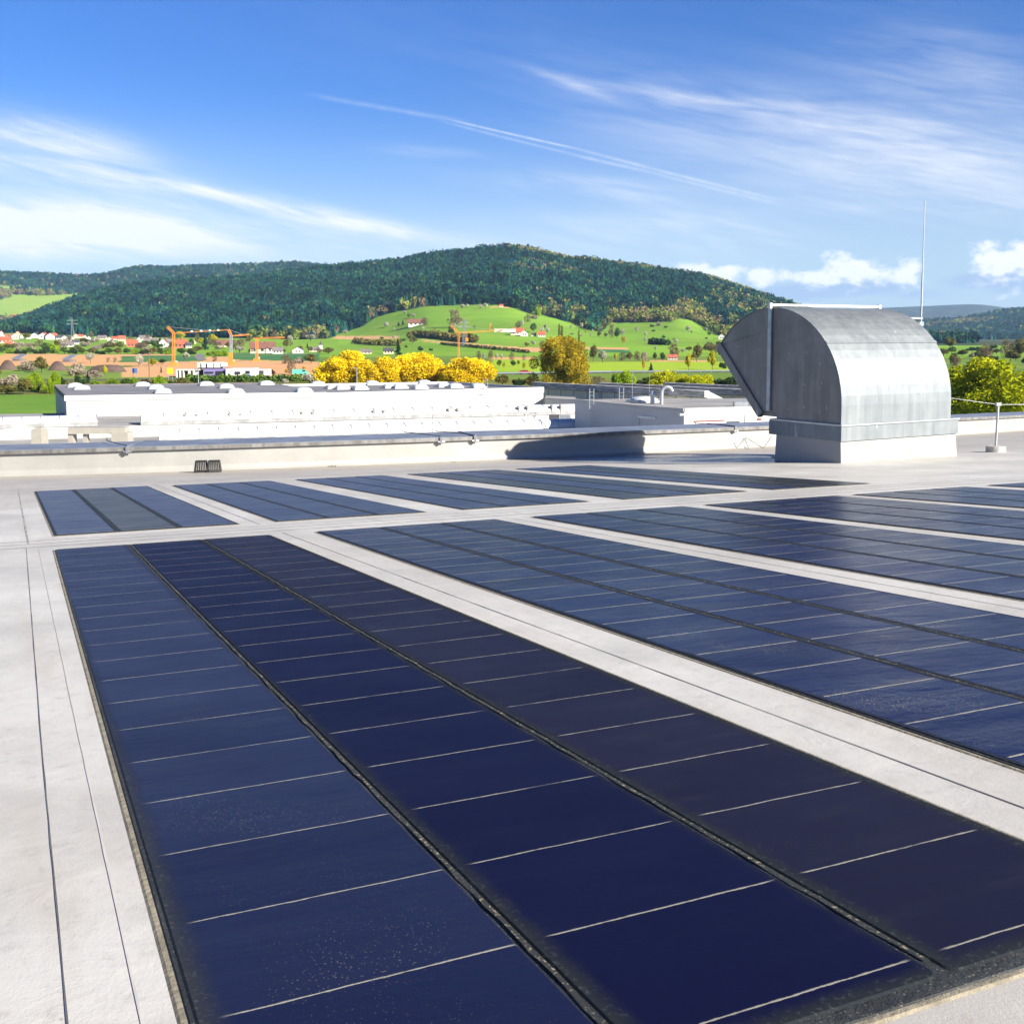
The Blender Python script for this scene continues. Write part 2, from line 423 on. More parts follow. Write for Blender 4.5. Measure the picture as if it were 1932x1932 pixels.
def ground_material():
    m = bpy.data.materials.new('valley_ground'); m.use_nodes = True
    g = NT(m.node_tree); b = g.n['Principled BSDF']
    P = g.node('ShaderNodeTexCoord').outputs['Object']
    c = g.node('ShaderNodeAttribute', attribute_name='col').outputs['Color']
    n = g.noise(P, .02, 8, .66); n2 = g.noise(P, .35, 5, .6)
    mow = g.noise(g.mapping(P, rot=(0, 0, .5), sca=(.01, .16, .1)), 1.0, 4, .6)
    c = g.mix(g.m('MULTIPLY', g.smooth(g.m('ADD', g.m('MULTIPLY', n, .6), g.m('MULTIPLY', mow, .4)), .42, .62), .34), c, (.26, .27, .05))
    k = g.m('ADD', g.m('ADD', g.m('MULTIPLY', n, .55), g.m('MULTIPLY', n2, .35)), .55)
    vm = g.node('ShaderNodeVectorMath', operation='SCALE'); g.put(vm.inputs[0], c); g.put(vm.inputs['Scale'], k)
    g.put(b.inputs['Base Color'], vm.outputs[0]); b.inputs['Roughness'].default_value = .95
    b.inputs['Specular IOR Level'].default_value = .1
    return m

M = dict(
    roof=roof_material(),
    seam=material('membrane_seam', (.30, .29, .28), .7, var=.3, scale=6),
    seam_light=material('welded_seam', (.54, .52, .48), .5, var=.12, scale=8),
    silt=material('yellow_brown_silt', (.34, .28, .17), .9, var=.35, scale=5),
    seam_dark=material('seam_dirt_and_shadow', (.10, .10, .105), .8, var=.5, scale=5),  # dark colour holds the shadow line of the membrane overlap as well as dirt
    membrane=material('white_membrane', (.295, .288, .272), .5, var=.06, scale=1.6, bump=.012, bscale=2.2, stain=(1.3, .66, (.235, .215, .18))),
    cap=material('weathered_sheet_metal', (.20, .225, .28), .5, .35, var=.18, scale=2.5, stretch=(1, 1, 5)),
    cap_front=material('stained_cap_edge', (.17, .165, .16), .6, .2, var=.35, scale=9, stretch=(1, 1, .3)),
    grime=grime_material(), grit=grit_line_material(),
    edge=material('sanded_edge_bead', (.25, .22, .16), .85, var=.25, scale=30, bump=.003),
    zinc=zinc_material('galvanised_sheet', (.172, .193, .208), (.255, .277, .290), .55, .62),
    zinc_dark=zinc_material('dull_galvanised_plate', (.19, .18, .17), (.32, .30, .285), .5, .5, (6, 6, .6)),
    zinc_pale=material('bright_zinc', (.46, .48, .50), .4, .7, var=.12, scale=6),
    steel=material('grey_steel', (.42, .44, .47), .45, .8, var=.15, scale=8),
    dark=material('dark_opening', (.012, .014, .02), .7),
    black=material('black_plastic', (.018, .018, .02), .45),
    concrete=material('concrete', (.40, .39, .37), .9, var=.25, scale=14, bump=.004),
    white=material('white_render', (.54, .53, .51), .7, var=.05, scale=.5),
    offwhite=material('cream_render', (.50, .48, .45), .75, var=.08, scale=.6),
    corr=corrugated_material('white_corrugated_cladding', (.50, .49, .475)),
    fascia=material('white_fascia', (.62, .62, .61), .5),
    roofgrey=material('grey_roofing_felt', (.16, .16, .175), .85, var=.18, scale=.35),
    roofgrey2=material('pale_roofing_felt', (.25, .245, .24), .85, var=.18, scale=.35),
    acryl=material('opal_acrylic', (.58, .60, .62), .25, var=.04, scale=2),
    curb=material('grey_rooflight_curb', (.29, .29, .29), .7, .1, var=.25, scale=1.2),
    cowl=material('grey_brown_cowl', (.22, .20, .18), .6, .2),
    shed_band=material('weathered_grey_boards', (.44, .41, .40), .8, .1, var=.45, scale=.9, stretch=(1, 1, 6)),
    shed_wall=material('beige_panel', (.62, .58, .47), .8, var=.1, scale=.5),
    brick_red=material('rust_lintel', (.20, .06, .045), .7),
    beige=material('beige_metal', (.34, .315, .27), .5, .1, var=.06, scale=2),
    bark=material('bark', (.075, .055, .04), .95, var=.35, scale=6),
    tile_red=material('red_roof_tiles', (.42, .085, .04), .8, var=.25, scale=.8),
    tile_brown=material('brown_roof_tiles', (.17, .075, .05), .85, var=.25, scale=.8),
    tile_dark=material('dark_slate_tiles', (.05, .05, .06), .8, var=.25, scale=.8),
    tile_grey=material('grey_brown_tiles', (.16, .14, .14), .85, var=.25, scale=.8),
    house_white=material('white_house_wall', (.52, .50, .46), .8),
    house_cream=material('cream_house_wall', (.55, .47, .34), .8),
    house_red=material('brick_red_house_wall', (.38, .10, .06), .8, var=.15, scale=.7),
    rail=material('dull_rail', (.13, .15, .19), .6),
    pylon=material('dull_lattice_steel', (.20, .22, .24), .7),
    window=material('dark_window_glass', (.03, .035, .045), .15),
    crane=material('orange_crane_paint', (.60, .22, .03), .5, var=.1, scale=.5),
    crane_grey=material('grey_mast_steel', (.33, .38, .40), .5, .4),
    purple=material('violet_insulation_board', (.20, .16, .36), .8, var=.1, scale=.6),
    soil=material('dark_soil', (.085, .055, .045), .95, var=.3, scale=.35, bump=.2, bscale=.6),
    asphalt=material('asphalt', (.05, .052, .058), .85, var=.2, scale=.3),
    paint_red=material('red_car_paint', (.45, .02, .02), .25),
    paint_blue=material('blue_car_paint', (.02, .06, .25), .25),
    paint_green=material('teal_van_paint', (.10, .42, .33), .3),
    yellow=material('yellow_sign_face', (.80, .55, .02), .5),
    blue=material('blue_sign_face', (.08, .14, .32), .5),
    water=material('standing_water', (.05, .055, .06), .06, spec=.6),
    leafdirt=material('dry_leaf_litter', (.07, .045, .025), .9, var=.5, scale=40),
    forest=leaf_material('forest_foliage', True, trans=.15),
    ground=ground_material(),
    wood=material('weathered_wood', (.15, .10, .07), .9, var=.2, scale=2),
)

# ------------------------------------------------------------------ photo point -> world point
def ray(x, y):
    u, v = (x - 966) / FPX, (YP - y) / FPX
    c, s_ = math.cos(PITCH), math.sin(PITCH)
    d = Vector((u, c + v * s_, -s_ + v * c))
    return d / d.y
def at(x, y, Y):                     # the point at forward distance Y
    d = ray(x, y) * Y; return Vector((d.x, d.y, EYE + d.z))
def on_z(x, y, z):                   # the point on the level z
    d = ray(x, y); return at(x, y, (z - EYE) / d.z)
def slope_of(y):
    d = ray(966, y); return d.z

# ------------------------------------------------------------------ terrain
KY = [60, 600, 800, 1000, 1250, 1500, 1900, 2400]
COLS = {   # bearing column -> photo height of the ground at 800, 1000, 1250, 1500, 1900, 2400 m
    -400: (664, 650, 640, 634, 630, 628), 0: (664, 650, 640, 630, 625, 624), 82: (664, 650, 641, 634, 612, 594),
    180: (664, 650, 642, 636, 588, 556), 300: (663, 650, 642, 636, 575, 536), 450: (663, 650, 640, 633, 572, 531),
    560: (663, 650, 641, 631, 570, 517), 671: (662, 651, 640, 616, 560, 504), 740: (660, 648, 632, 594, 548, 499),
    800: (656, 642, 614, 580, 535, 488), 900: (653, 641, 610, 577, 525, 476), 960: (653, 640, 610, 579, 522, 468),
    1000: (653, 641, 611, 590, 525, 473), 1060: (653, 642, 618, 603, 530, 489), 1100: (654, 643, 626, 617, 535, 493), 1140: (655, 644, 628, 614, 540, 497),
    1200: (656, 645, 629, 608, 545, 506), 1280: (656, 646, 626, 600, 550, 518), 1346: (657, 648, 634, 622, 565, 530),
    1400: (658, 650, 640, 630, 580, 548), 1460: (659, 652, 644, 636, 597, 569), 1520: (660, 653, 647, 640, 612, 588),
    1620: (661, 655, 650, 646, 632, 617), 1750: (664, 657, 651, 648, 646, 645), 2500: (664, 658, 653, 649, 646, 645)}
cx = np.array(sorted(COLS)); ct = (cx - 966) / FPX
TG = np.r_[np.linspace(-1.7, -.56, 24), np.linspace(-.55, .55, 440), np.linspace(.56, 1.7, 24)]
yg = np.r_[np.array([40., 60, 80, 100, 120, 140, 160, 180, 200]), 28967 / np.arange(770 - 630, 660 - 630, -1.0), np.arange(975, 2520, 16.), np.arange(2550, 4700, 50.), np.arange(4800, 10200, 300.)]
YG = np.unique(yg)
def layer(cols, knots, pix):
    """height grid from photo heights given per bearing column and distance"""
    H = np.zeros((len(TG), len(YG)))
    per = np.array([[slope_of(p) for p in row] for row in pix])         # columns x knots
    for j, Y in enumerate(YG):
        if Y < knots[0] or Y > knots[-1]: H[:, j] = -1e3; continue
        i = min(np.searchsorted(knots, Y, 'right') - 1, len(knots) - 2)
        w = (Y - knots[i]) / (knots[i+1] - knots[i])
        s0, s1 = np.interp(TG, cols, per[:, i]), np.interp(TG, cols, per[:, i+1])
        h0, h1 = EYE + s0 * knots[i], EYE + s1 * knots[i+1]
        H[:, j] = h0 * (1 - w) + h1 * w
    return H
flat = lambda Y: HOR + 28967 / Y
pix1 = [[flat(60), flat(600)] + list(COLS[c]) for c in cx]
H1 = layer(ct, KY, pix1)
j24 = np.searchsorted(YG, 2400, 'right') - 1
for j, Y in enumerate(YG):
    if Y > 2400: H1[:, j] = H1[:, j24] * np.clip(1 - (Y - 2400) / 1000, -.02, 1)
c2 = [-400, 0, 100, 160, 212, 250, 288, 325, 375, 470, 559, 621, 660, 720, 900, 1000]
s2 = [505, 511, 515, 519, 514, 503, 500, 503, 499, 497, 492, 499, 504, 530, 600, 700]
H2 = layer((np.array(c2) - 966) / FPX, [2600, 3000, 3400, 4000, 4700], [[626, min(606, s + 85), s + 48, s, 640] if s < 650 else [660] * 5 for s in s2])
c3 = [1300, 1500, 1620, 1744, 1789, 1843, 1891, 1932, 2100, 2500]
s3 = [640, 634, 620, 604, 601, 596, 586, 583, 572, 560]
H3 = layer((np.array(c3) - 966) / FPX, [2900, 3400, 3900, 4500, 5400], [[640, max(632, s + 20), s + 20, s, 634] for s in s3])
c4 = [1200, 1500, 1661, 1736, 1824, 1856, 1889, 1932, 2100, 2600]
s4 = [612, 584, 572, 568, 563, 565, 571, 580, 594, 606]
H4 = layer((np.array(c4) - 966) / FPX, [5200, 6500, 8900, 9900], [[633, 616, s, 628] for s in s4])
HG = np.maximum.reduce([H1, H2, H3, H4, np.full_like(H1, -2.0)])
HG[:, YG < 600] = np.minimum(HG[:, YG < 600], 0.0); HG[:, YG < 600] = 0.0
def smooth(A, n, ax):
    for _ in range(n):
        B = np.pad(A, [(1, 1) if k == ax else (0, 0) for k in range(2)], 'edge')
        A = .25 * (B[:-2] if ax == 0 else B[:, :-2]) + .5 * A + .25 * (B[2:] if ax == 0 else B[:, 2:])
    return A
jj = YG > 620
HG[:, jj] = smooth(smooth(HG[:, jj], 10, 0), 4, 1)
def height(X, Y):
    X, Y = np.asarray(X, float), np.asarray(Y, float)
    t = X / Y
    i = np.clip(np.searchsorted(TG, t) - 1, 0, len(TG) - 2); j = np.clip(np.searchsorted(YG, Y) - 1, 0, len(YG) - 2)
    a = np.clip((t - TG[i]) / (TG[i+1] - TG[i]), 0, 1); b = np.clip((Y - YG[j]) / (YG[j+1] - YG[j]), 0, 1)
    return (1-a)*(1-b)*HG[i, j] + a*(1-b)*HG[i+1, j] + (1-a)*b*HG[i, j+1] + a*b*HG[i+1, j+1]
SCAN = np.r_[np.arange(60, 900, 1.0), np.arange(900, 4600, 4.0)]
def on_ground(x, y):
    """where the line of sight through a photo point first meets the terrain"""
    d = ray(x, y); z = EYE + d.z * SCAN
    hit = np.nonzero(z <= height(d.x * SCAN, SCAN))[0]
    Y = SCAN[hit[0]] if len(hit) else 4500.0
    X = d.x * Y
    return Vector((X, Y, float(height(X, Y))))

GRASS = (.10, .22, .022); MEADOW = (.155, .305, .022); LIME = (.29, .42, .02); BROWN = (.60, .32, .15); BROWN2 = (.60, .32, .165)
TEAL = (.04, .15, .05); OLIVE = (.11, .12, .025); DARKG = (.035, .07, .02); FLOOR = (.018, .035, .02); FARM = (.23, .36, .05)
FIELDS = [  # corners measured on the photo, laid on the terrain
    (OLIVE, [(-300, 745), (1500, 745), (1500, 716), (-300, 716)]),
    (GRASS, [(-500, 900), (150, 900), (150, 746), (-500, 746)]),
    (BROWN, [(-200, 692), (330, 690), (330, 669), (-200, 667)]),
    (LIME, [(-200, 671), (5, 671), (8, 667), (-200, 666)]),
    (TEAL, [(224, 684), (380, 682), (385, 671), (230, 672)]),
    (BROWN2, [(230, 712), (602, 710), (602, 683), (430, 674), (388, 674), (384, 682), (318, 683), (230, 694)]),
    (TEAL, [(436, 679), (602, 682), (602, 667), (438, 666.5)]),
    (MEADOW, [(490, 666), (640, 664), (640, 642), (617, 641), (497, 648)]),
    (BROWN2, [(628, 639), (717, 639.5), (754, 639.5), (752, 634.4), (717, 633.8), (634, 633.5)]),
    (BROWN2, [(786, 640), (850, 645), (940, 652.5), (1000, 656), (1040, 657), (1040, 665), (1000, 664), (900, 655.5), (830, 648)]),
    (BROWN, [(925, 678), (1010, 678.5), (1010, 673.5), (927, 674)]),
    (LIME, [(925, 702), (1450, 699), (1450, 683), (1110, 682.5), (1010, 679), (930, 679)]),
    (BROWN, [(1098, 657.5), (1183, 660), (1183, 657), (1100, 654.5)]),
    (TEAL, [(1120, 665), (1190, 667), (1186, 661), (1120, 659)]),
    (BROWN, [(1225, 683), (1335, 683), (1335, 680), (1225, 680)]),
    (BROWN, [(924, 581.5), (962, 582), (958, 578.5), (930, 578.3)]),
]
FOREST_EDGE = [(-400, 640), (-60, 630), (20, 629), (50, 630), (150, 634), (300, 637), (420, 638), (560, 641), (617, 640), (638, 630), (687, 614),
    (705, 601), (717, 597), (768, 585), (813, 579), (859, 577), (935, 577), (980, 585), (1000, 593), (1024, 595), (1060, 605), (1088, 613), (1122, 625), (1134, 627),
    (1149, 610), (1203, 609), (1264, 608), (1282, 602), (1312, 608), (1337, 621), (1357, 634), (1420, 640), (1600, 648), (1760, 652), (2500, 652)]
fe = [on_ground(*p) for p in FOREST_EDGE]
fe_t = np.array([p.x / p.y for p in fe]); fe_y = np.array([min(max(p.y, 1050), 1750) for p in fe])
def in_poly(X, Y, poly):
    ins = np.zeros(len(X), bool); n = len(poly)
    for i in range(n):
        (x0, y0), (x1, y1) = poly[i], poly[(i+1) % n]
        c = ((y0 > Y) != (y1 > Y)) & (X < (x1 - x0) * (Y - y0) / (y1 - y0 + 1e-12) + x0)
        ins ^= c
    return ins
def lumps(X, Y, s):                                  # cheap smooth noise -1..1
    return (np.sin(X / s * 1.3 + 1.1 * np.sin(Y / s * .9)) + np.sin(Y / s * 1.1 + 1.7 * np.sin(X / s * .63 + 2)) + np.sin((X + Y) / s * .47 + 1)) / 3

def build_ground():
    T, Y = np.meshgrid(TG, YG, indexing='ij'); X = T * Y
    V = np.c_[X.ravel(), Y.ravel(), HG.ravel()]
    n, k = len(TG), len(YG); idx = np.arange(n * k).reshape(n, k)
    F = np.c_[idx[:-1, :-1].ravel(), idx[1:, :-1].ravel(), idx[1:, 1:].ravel(), idx[:-1, 1:].ravel()]
    x, y = V[:, 0], V[:, 1]
    col = np.tile(np.array(MEADOW), (len(V), 1))
    low = y < 640; col[low] = np.array((.12, .20, .03))
    wob = lumps(x, y, 60) * .5 + .5
    col = col * (.82 + .36 * wob[:, None])
    for c, px in FIELDS:
        poly = [(p.x, p.y) for p in (on_ground(*q) for q in px)]
        col[in_poly(x, y, poly)] = c
    te = x / y
    wood = (y > np.interp(te, fe_t, fe_y)) & (y < 2600)
    col[wood] = FLOOR
    far = y >= 2600; col[far] = (.03, .055, .03)
    meadow2 = far & (y < 3650) & (te < -.375) & (lumps(x, y, 170) > -.35); col[meadow2] = FARM
    col[far & (te > .3)] = (.035, .055, .03)
    col[(y > 5100)] = (.018, .032, .045)  # blue of the distance haze put into the farthest hills' colour
    ft = far & (te > .3) & (y < 5100); q = lumps(x, y, 120)
    col[ft & (q > .5)] = (.09, .085, .04)
    me = big_mesh('ground', V, F, col)
    me.polygons.foreach_set('use_smooth', np.ones(len(F), bool))
    link('ground', me, M['ground'], kind='structure')
    b = MB(); r = 10500
    b.add([(r*math.cos(k*math.pi/24), r*math.sin(k*math.pi/24), -3) for k in range(48)], [tuple(range(48))])
    me = b.mesh('terrain'); a = me.attributes.new('col', 'FLOAT_COLOR', 'POINT')
    for d in a.data: d.color = (.09, .17, .03, 1)
    link('terrain', me, M['ground'], kind='structure')
build_ground()

def strip(name, pts, wid, mat, dz, **kw):
    """a ribbon lying on the terrain"""
    b = MB(); vs = []
    dense = []
    for a, c in zip(pts[:-1], pts[1:]):
        for k in range(12): dense.append(a.lerp(c, k / 12))
    dense.append(pts[-1])
    for i, p in enumerate(dense):
        d = (dense[min(i+1, len(dense)-1)] - dense[max(i-1, 0)]); n = Vector((-d.y, d.x, 0)).normalized() * wid / 2
        for q in (p - n, p + n): vs.append((q.x, q.y, max(float(height(q.x, q.y)), 0) + dz))
    b.add(vs, [(2*i, 2*i+2, 2*i+3, 2*i+1) for i in range(len(dense)-1)])
    return b.build(name, mat, **kw)
road_pts = [on_ground(x, y) for x, y in ((-120, 719), (369, 715), (700, 710), (990, 706), (1150, 703.5), (1400, 702), (1900, 700))]
strip('road', road_pts, 7.0, M['asphalt'], .03, kind='structure')
strip('lane', [on_ground(x, y) for x, y in ((440, 667.3), (520, 667.5), (600, 668))], 4.0, material('pale_lane', (.42, .40, .36), .9), .05, kind='structure')
strip('track', [on_ground(x, y) for x, y in ((378, 668), (374, 673), (382, 680))], 5.0, material('grey_track', (.17, .15, .15), .9), .06, kind='structure')

# ------------------------------------------------------------------ woods on the hills (stuff: nobody could count them)
def woods(name, X, Y, conifer, hgt, col, label, cat='forest'):
    conifer = conifer & (rng.random(len(X)) > .34)               # the rest of the dark trees have rounder crowns
    n = len(X); Z = height(X, Y) - .3
    parts_v, parts_f, parts_c = [], [], []
    base = 0
    ci = np.nonzero(conifer)[0]; k = 6
    if len(ci):
        tiers = ((.02, .66, .27), (.28, .86, .20), (.54, 1.0, .12))
        for (z0, z1, r) in tiers:
            th = (np.arange(k) * 2*math.pi/k)[None, :] + rng.random((len(ci), 1)) * 6.28
            rr = hgt[ci][:, None] * r * (1 + .35 * (rng.random((len(ci), k)) - .5))
            ring = np.stack([X[ci][:, None] + rr*np.cos(th), Y[ci][:, None] + rr*np.sin(th),
                             Z[ci][:, None] + hgt[ci][:, None] * (z0 + .05 * (rng.random((len(ci), k)) - .5))], -1)
            tip = np.stack([X[ci], Y[ci], Z[ci] + hgt[ci]*z1], -1)[:, None, :]
            vv = np.concatenate([ring, tip], 1)
            off = base + np.arange(len(ci))[:, None] * (k+1)
            for q in range(k):
                parts_f.append(np.c_[off[:, 0] + q, off[:, 0] + (q+1) % k, off[:, 0] + k])
            parts_v.append(vv.reshape(-1, 3)); parts_c.append(np.repeat(col[ci], k+1, 0))
            base += len(ci) * (k+1)
    di = np.nonzero(~conifer)[0]; L = 54
    if len(di):
        d = rng.normal(size=(len(di), L, 3)); d /= np.linalg.norm(d, axis=2, keepdims=True)
        d *= (.55 + .45 * rng.random((len(di), L, 1)))
        hh = hgt[di][:, None]
        c = np.stack([X[di][:, None] + d[..., 0]*hh*.40, Y[di][:, None] + d[..., 1]*hh*.40, Z[di][:, None] + hh*.58 + d[..., 2]*hh*.42], -1)
        s_ = hh[..., None] * .15
        tri = [c + rng.normal(size=c.shape) * s_ for _ in range(3)]
        vv = np.stack(tri, 2).reshape(-1, 3)
        parts_f.append(np.arange(len(vv)).reshape(-1, 3) + base); parts_v.append(vv)
        cc = np.repeat(col[di], L * 3, 0) * (.85 + .3 * np.repeat(rng.random((len(di) * L, 1)), 3, 0))
        parts_c.append(cc); base += len(vv)
    me = big_mesh(name, np.concatenate(parts_v), np.concatenate(parts_f), np.concatenate(parts_c))
    return link(name, me, M['forest'], kind='stuff', label=label, category=cat) if False else tag(link(name, me, M['forest']), label, cat, None, 'stuff')

def scatter(t0, t1, y0, y1, spacing):
    out = []
    area = (t1 - t0) * (y1**2 - y0**2) / 2
    n = int(area / spacing**2)
    Y = np.sqrt(rng.random(n) * (y1**2 - y0**2) + y0**2); t = t0 + rng.random(n) * (t1 - t0)
    return t * Y, Y
pal_con = np.array([(.008, .045, .036), (.013, .060, .036), (.028, .085, .032), (.004, .028, .038), (.016, .066, .044)])
pal_dec = np.array([(.24, .23, .05), (.17, .22, .04), (.22, .17, .085), (.21, .14, .08), (.16, .15, .08), (.24, .25, .04), (.13, .18, .04)])
def hill_colours(con, *XY):
    c = np.where(con[:, None], pal_con[rng.integers(0, len(pal_con), len(con))], pal_dec[rng.integers(0, len(pal_dec), len(con))])
    k = .95 + .5 * lumps(XY[0], XY[1], 17) + .25 * lumps(XY[0], XY[1], 70)
    return c * (np.where(con, k, 1.0) * (.75 + .5 * rng.random(len(con))))[:, None]
# main hill
X, Y = scatter(-.55, .42, 1040, 2440, 7.6)
t = X / Y; ey = np.interp(t, fe_t, fe_y)
keep = (Y > ey + rng.random(len(X)) * 6) & (lumps(X, Y, 9) > -.86) & ~((t > .33) & (Y < 1500))
X, Y, t, ey = X[keep], Y[keep], t[keep], ey[keep]
pxl = 966 + FPX * t
pdec = .008 + .03 * (lumps(X, Y, 90) > .5)
pdec += .55 * np.exp(-((Y - ey) / 60) ** 2) * ((pxl > 700) & (pxl < 800)) + .6 * np.exp(-((Y - ey) / 130) ** 2) * (pxl > 1010)
pdec += .55 * ((pxl > 1340) & (lumps(X, Y, 60) > -.3)) + .85 * ((Y > 2310) & ((pxl > 1020) | ((pxl > 955) & (pxl < 1030))) & (lumps(X, Y, 45) > -.55))
pdec += .65 * ((pxl > 1130) & (pxl < 1360) & (Y < ey + 170) & (lumps(X, Y, 40) > -.25)) + .5 * ((pxl > 470) & (pxl < 640) & (Y < ey + 170))
pdec += .35 * ((pxl > 900) & (pxl < 1150) & (Y > 1950) & (lumps(X, Y, 50) > .25))
con = rng.random(len(X)) > pdec
hg = np.where(con, 9 + 8 * rng.random(len(X)), 8 + 5 * rng.random(len(X)))
woods('forest', X, Y, con, hg, hill_colours(con, X, Y), 'dark conifer forest covering the big central hill above the green meadow')
# blue ridge on the left, behind
X, Y = scatter(-.55, -.10, 2560, 4080, 10.0)
t = X / Y
mead = (t < -.375) & (Y < 3650) & (lumps(X, Y, 170) > -.35)
keep = (~mead | (lumps(X, Y, 40) > .62) | ((lumps(X, Y, 85) > .02) & (Y > 2960))) & (lumps(X, Y, 12) > -.8); X, Y = X[keep], Y[keep]; t = X / Y
con = rng.random(len(X)) > (.03 + .7 * ((t < -.40) & (Y < 3500)))
hg = 10 + 6 * rng.random(len(X))
woods('forest', X, Y, con, hg, hill_colours(con, X, Y), 'far bluish wooded ridge behind the left shoulder of the central hill')
# right-hand valley hills
X, Y = scatter(.25, .56, 2850, 4560, 12.0)
keep = lumps(X, Y, 130) > -.72; X, Y = X[keep], Y[keep]
con = rng.random(len(X)) > (.04 + .5 * (lumps(X, Y, 110) > .5))
woods('forest', X, Y, con, 11 + 6 * rng.random(len(X)), hill_colours(con, X, Y), 'hazy blue-green woods on the hill at the right edge beyond the curved hood')

# ------------------------------------------------------------------ trees one can tell apart
def leaf_cloud(rg, cen, rad, n, size, aspect=1.0, shell=.45):
    """n small quads spread through a set of ellipsoid clumps"""
    k = rg.integers(0, len(cen), n)
    d = rg.normal(size=(n, 3)); d /= np.linalg.norm(d, axis=1, keepdims=True)
    d *= (shell + (1 - shell) * rg.random((n, 1)) ** .7)
    c = cen[k] + d * rad[k]
    a = rg.normal(size=(n, 3)); a /= np.linalg.norm(a, axis=1, keepdims=True)
    b = np.cross(a, rg.normal(size=(n, 3))); b /= np.linalg.norm(b, axis=1, keepdims=True)
    s_ = size * (.6 + .8 * rg.random((n, 1)))
    a = a * s_; b = b * s_ * aspect
    V = np.stack([c - a - b, c + a - b, c + a + b, c - a + b], 1).reshape(-1, 3)
    F = np.arange(n * 4).reshape(-1, 4)
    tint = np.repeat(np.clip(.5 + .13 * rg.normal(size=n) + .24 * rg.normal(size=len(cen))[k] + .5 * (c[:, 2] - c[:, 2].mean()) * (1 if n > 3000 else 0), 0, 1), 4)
    return V, F, np.c_[tint, tint, tint]

def crown_mesh(shape, seed, n):
    rg = np.random.default_rng(seed)
    if shape == 'round':
        m = 13; c = rg.normal(size=(m, 3)); c /= np.linalg.norm(c, axis=1, keepdims=True)
        c = c * np.array([.29, .29, .25]) * (.5 + .5 * rg.random((m, 1))) + np.array([0, 0, .58]); r = np.full((m, 3), .19) * (.7 + .6 * rg.random((m, 1)))
    elif shape == 'willow':
        m = 40; a = rg.random(m) * 6.28; q = np.sqrt(rg.random(m)) * .42
        z = .24 + .62 * rg.random(m) * (1 - .75 * (q / .46) ** 2)
        c = np.c_[q*np.cos(a), q*np.sin(a), z]; r = np.c_[.12 + .06*rg.random(m), .12 + .06*rg.random(m), .13 + .07*rg.random(m)]
    elif shape == 'shrub':
        m = 15; a = rg.random(m) * 6.28; q = np.sqrt(rg.random(m)) * .38
        z = .12 + .62 * rg.random(m) * (1 - (q / .46) ** 2)
        c = np.c_[q*np.cos(a), q*np.sin(a), z]; r = np.c_[.13 + .07*rg.random(m), .13 + .07*rg.random(m), .14 + .1*rg.random(m)]
    elif shape == 'airy':
        m = 70; a = rg.random(m) * 6.28; z = .10 + .84 * rg.random(m); q = .46 * np.sqrt(np.clip(1 - ((z - .46) / .54) ** 2, .02, 1)) * np.sqrt(rg.random(m))
        c = np.c_[q*np.cos(a), q*np.sin(a), z]; r = np.c_[.06 + .04*rg.random(m), .06 + .04*rg.random(m), .09 + .06*rg.random(m)]
    elif shape == 'poplar':
        m = 16; z = np.linspace(.12, .93, m); c = np.c_[rg.normal(size=(m, 2)) * .10, z]; w = .42 * np.sin(np.clip((1.05 - z) * 2.2, .25, 1.57))
        r = np.c_[w, w, np.full(m, .08)]
    elif shape == 'conifer':
        m = 30; z = np.linspace(.06, .97, m); w = (1 - z) * .46 + .02; a = rg.random(m) * 6.28
        c = np.c_[np.cos(a)*w*.35, np.sin(a)*w*.35, z]; r = np.c_[w*.8, w*.8, np.full(m, .035)]
    return leaf_cloud(rg, c, r, n, {'willow': .029, 'airy': .020, 'round': .035, 'shrub': .034, 'poplar': .045, 'conifer': .030}[shape] * (1600 / max(n, 250)) ** .30, .6)

def trunk_mb(shape, seed):
    rg = random.Random(seed); b = MB()
    if shape in ('conifer', 'poplar'): b.tube((0,0,-.02), (0,0,.85), .022, .006, 6); return b
    if shape == 'shrub':
        for k in range(5):
            a = rg.random() * 6.28; b.tube((0,0,-.02), (.25*math.cos(a), .25*math.sin(a), .5), .016, .005, 5)
        return b
    b.tube((0,0,-.03), (.01,.0,.26), .030, .022, 7)
    for k in range(8):
        a = k * .8 + rg.random(); z0 = .2 + .1 * rg.random(); q = .2 + .14 * rg.random(); z1 = .52 + .3 * rg.random()
        mid = (.45*q*math.cos(a), .45*q*math.sin(a), z0 + .5*(z1-z0)); tip = (q*math.cos(a), q*math.sin(a), z1)
        b.tube((.01,0,z0), mid, .015, .010, 5); b.tube(mid, tip, .010, .003, 5)
    return b

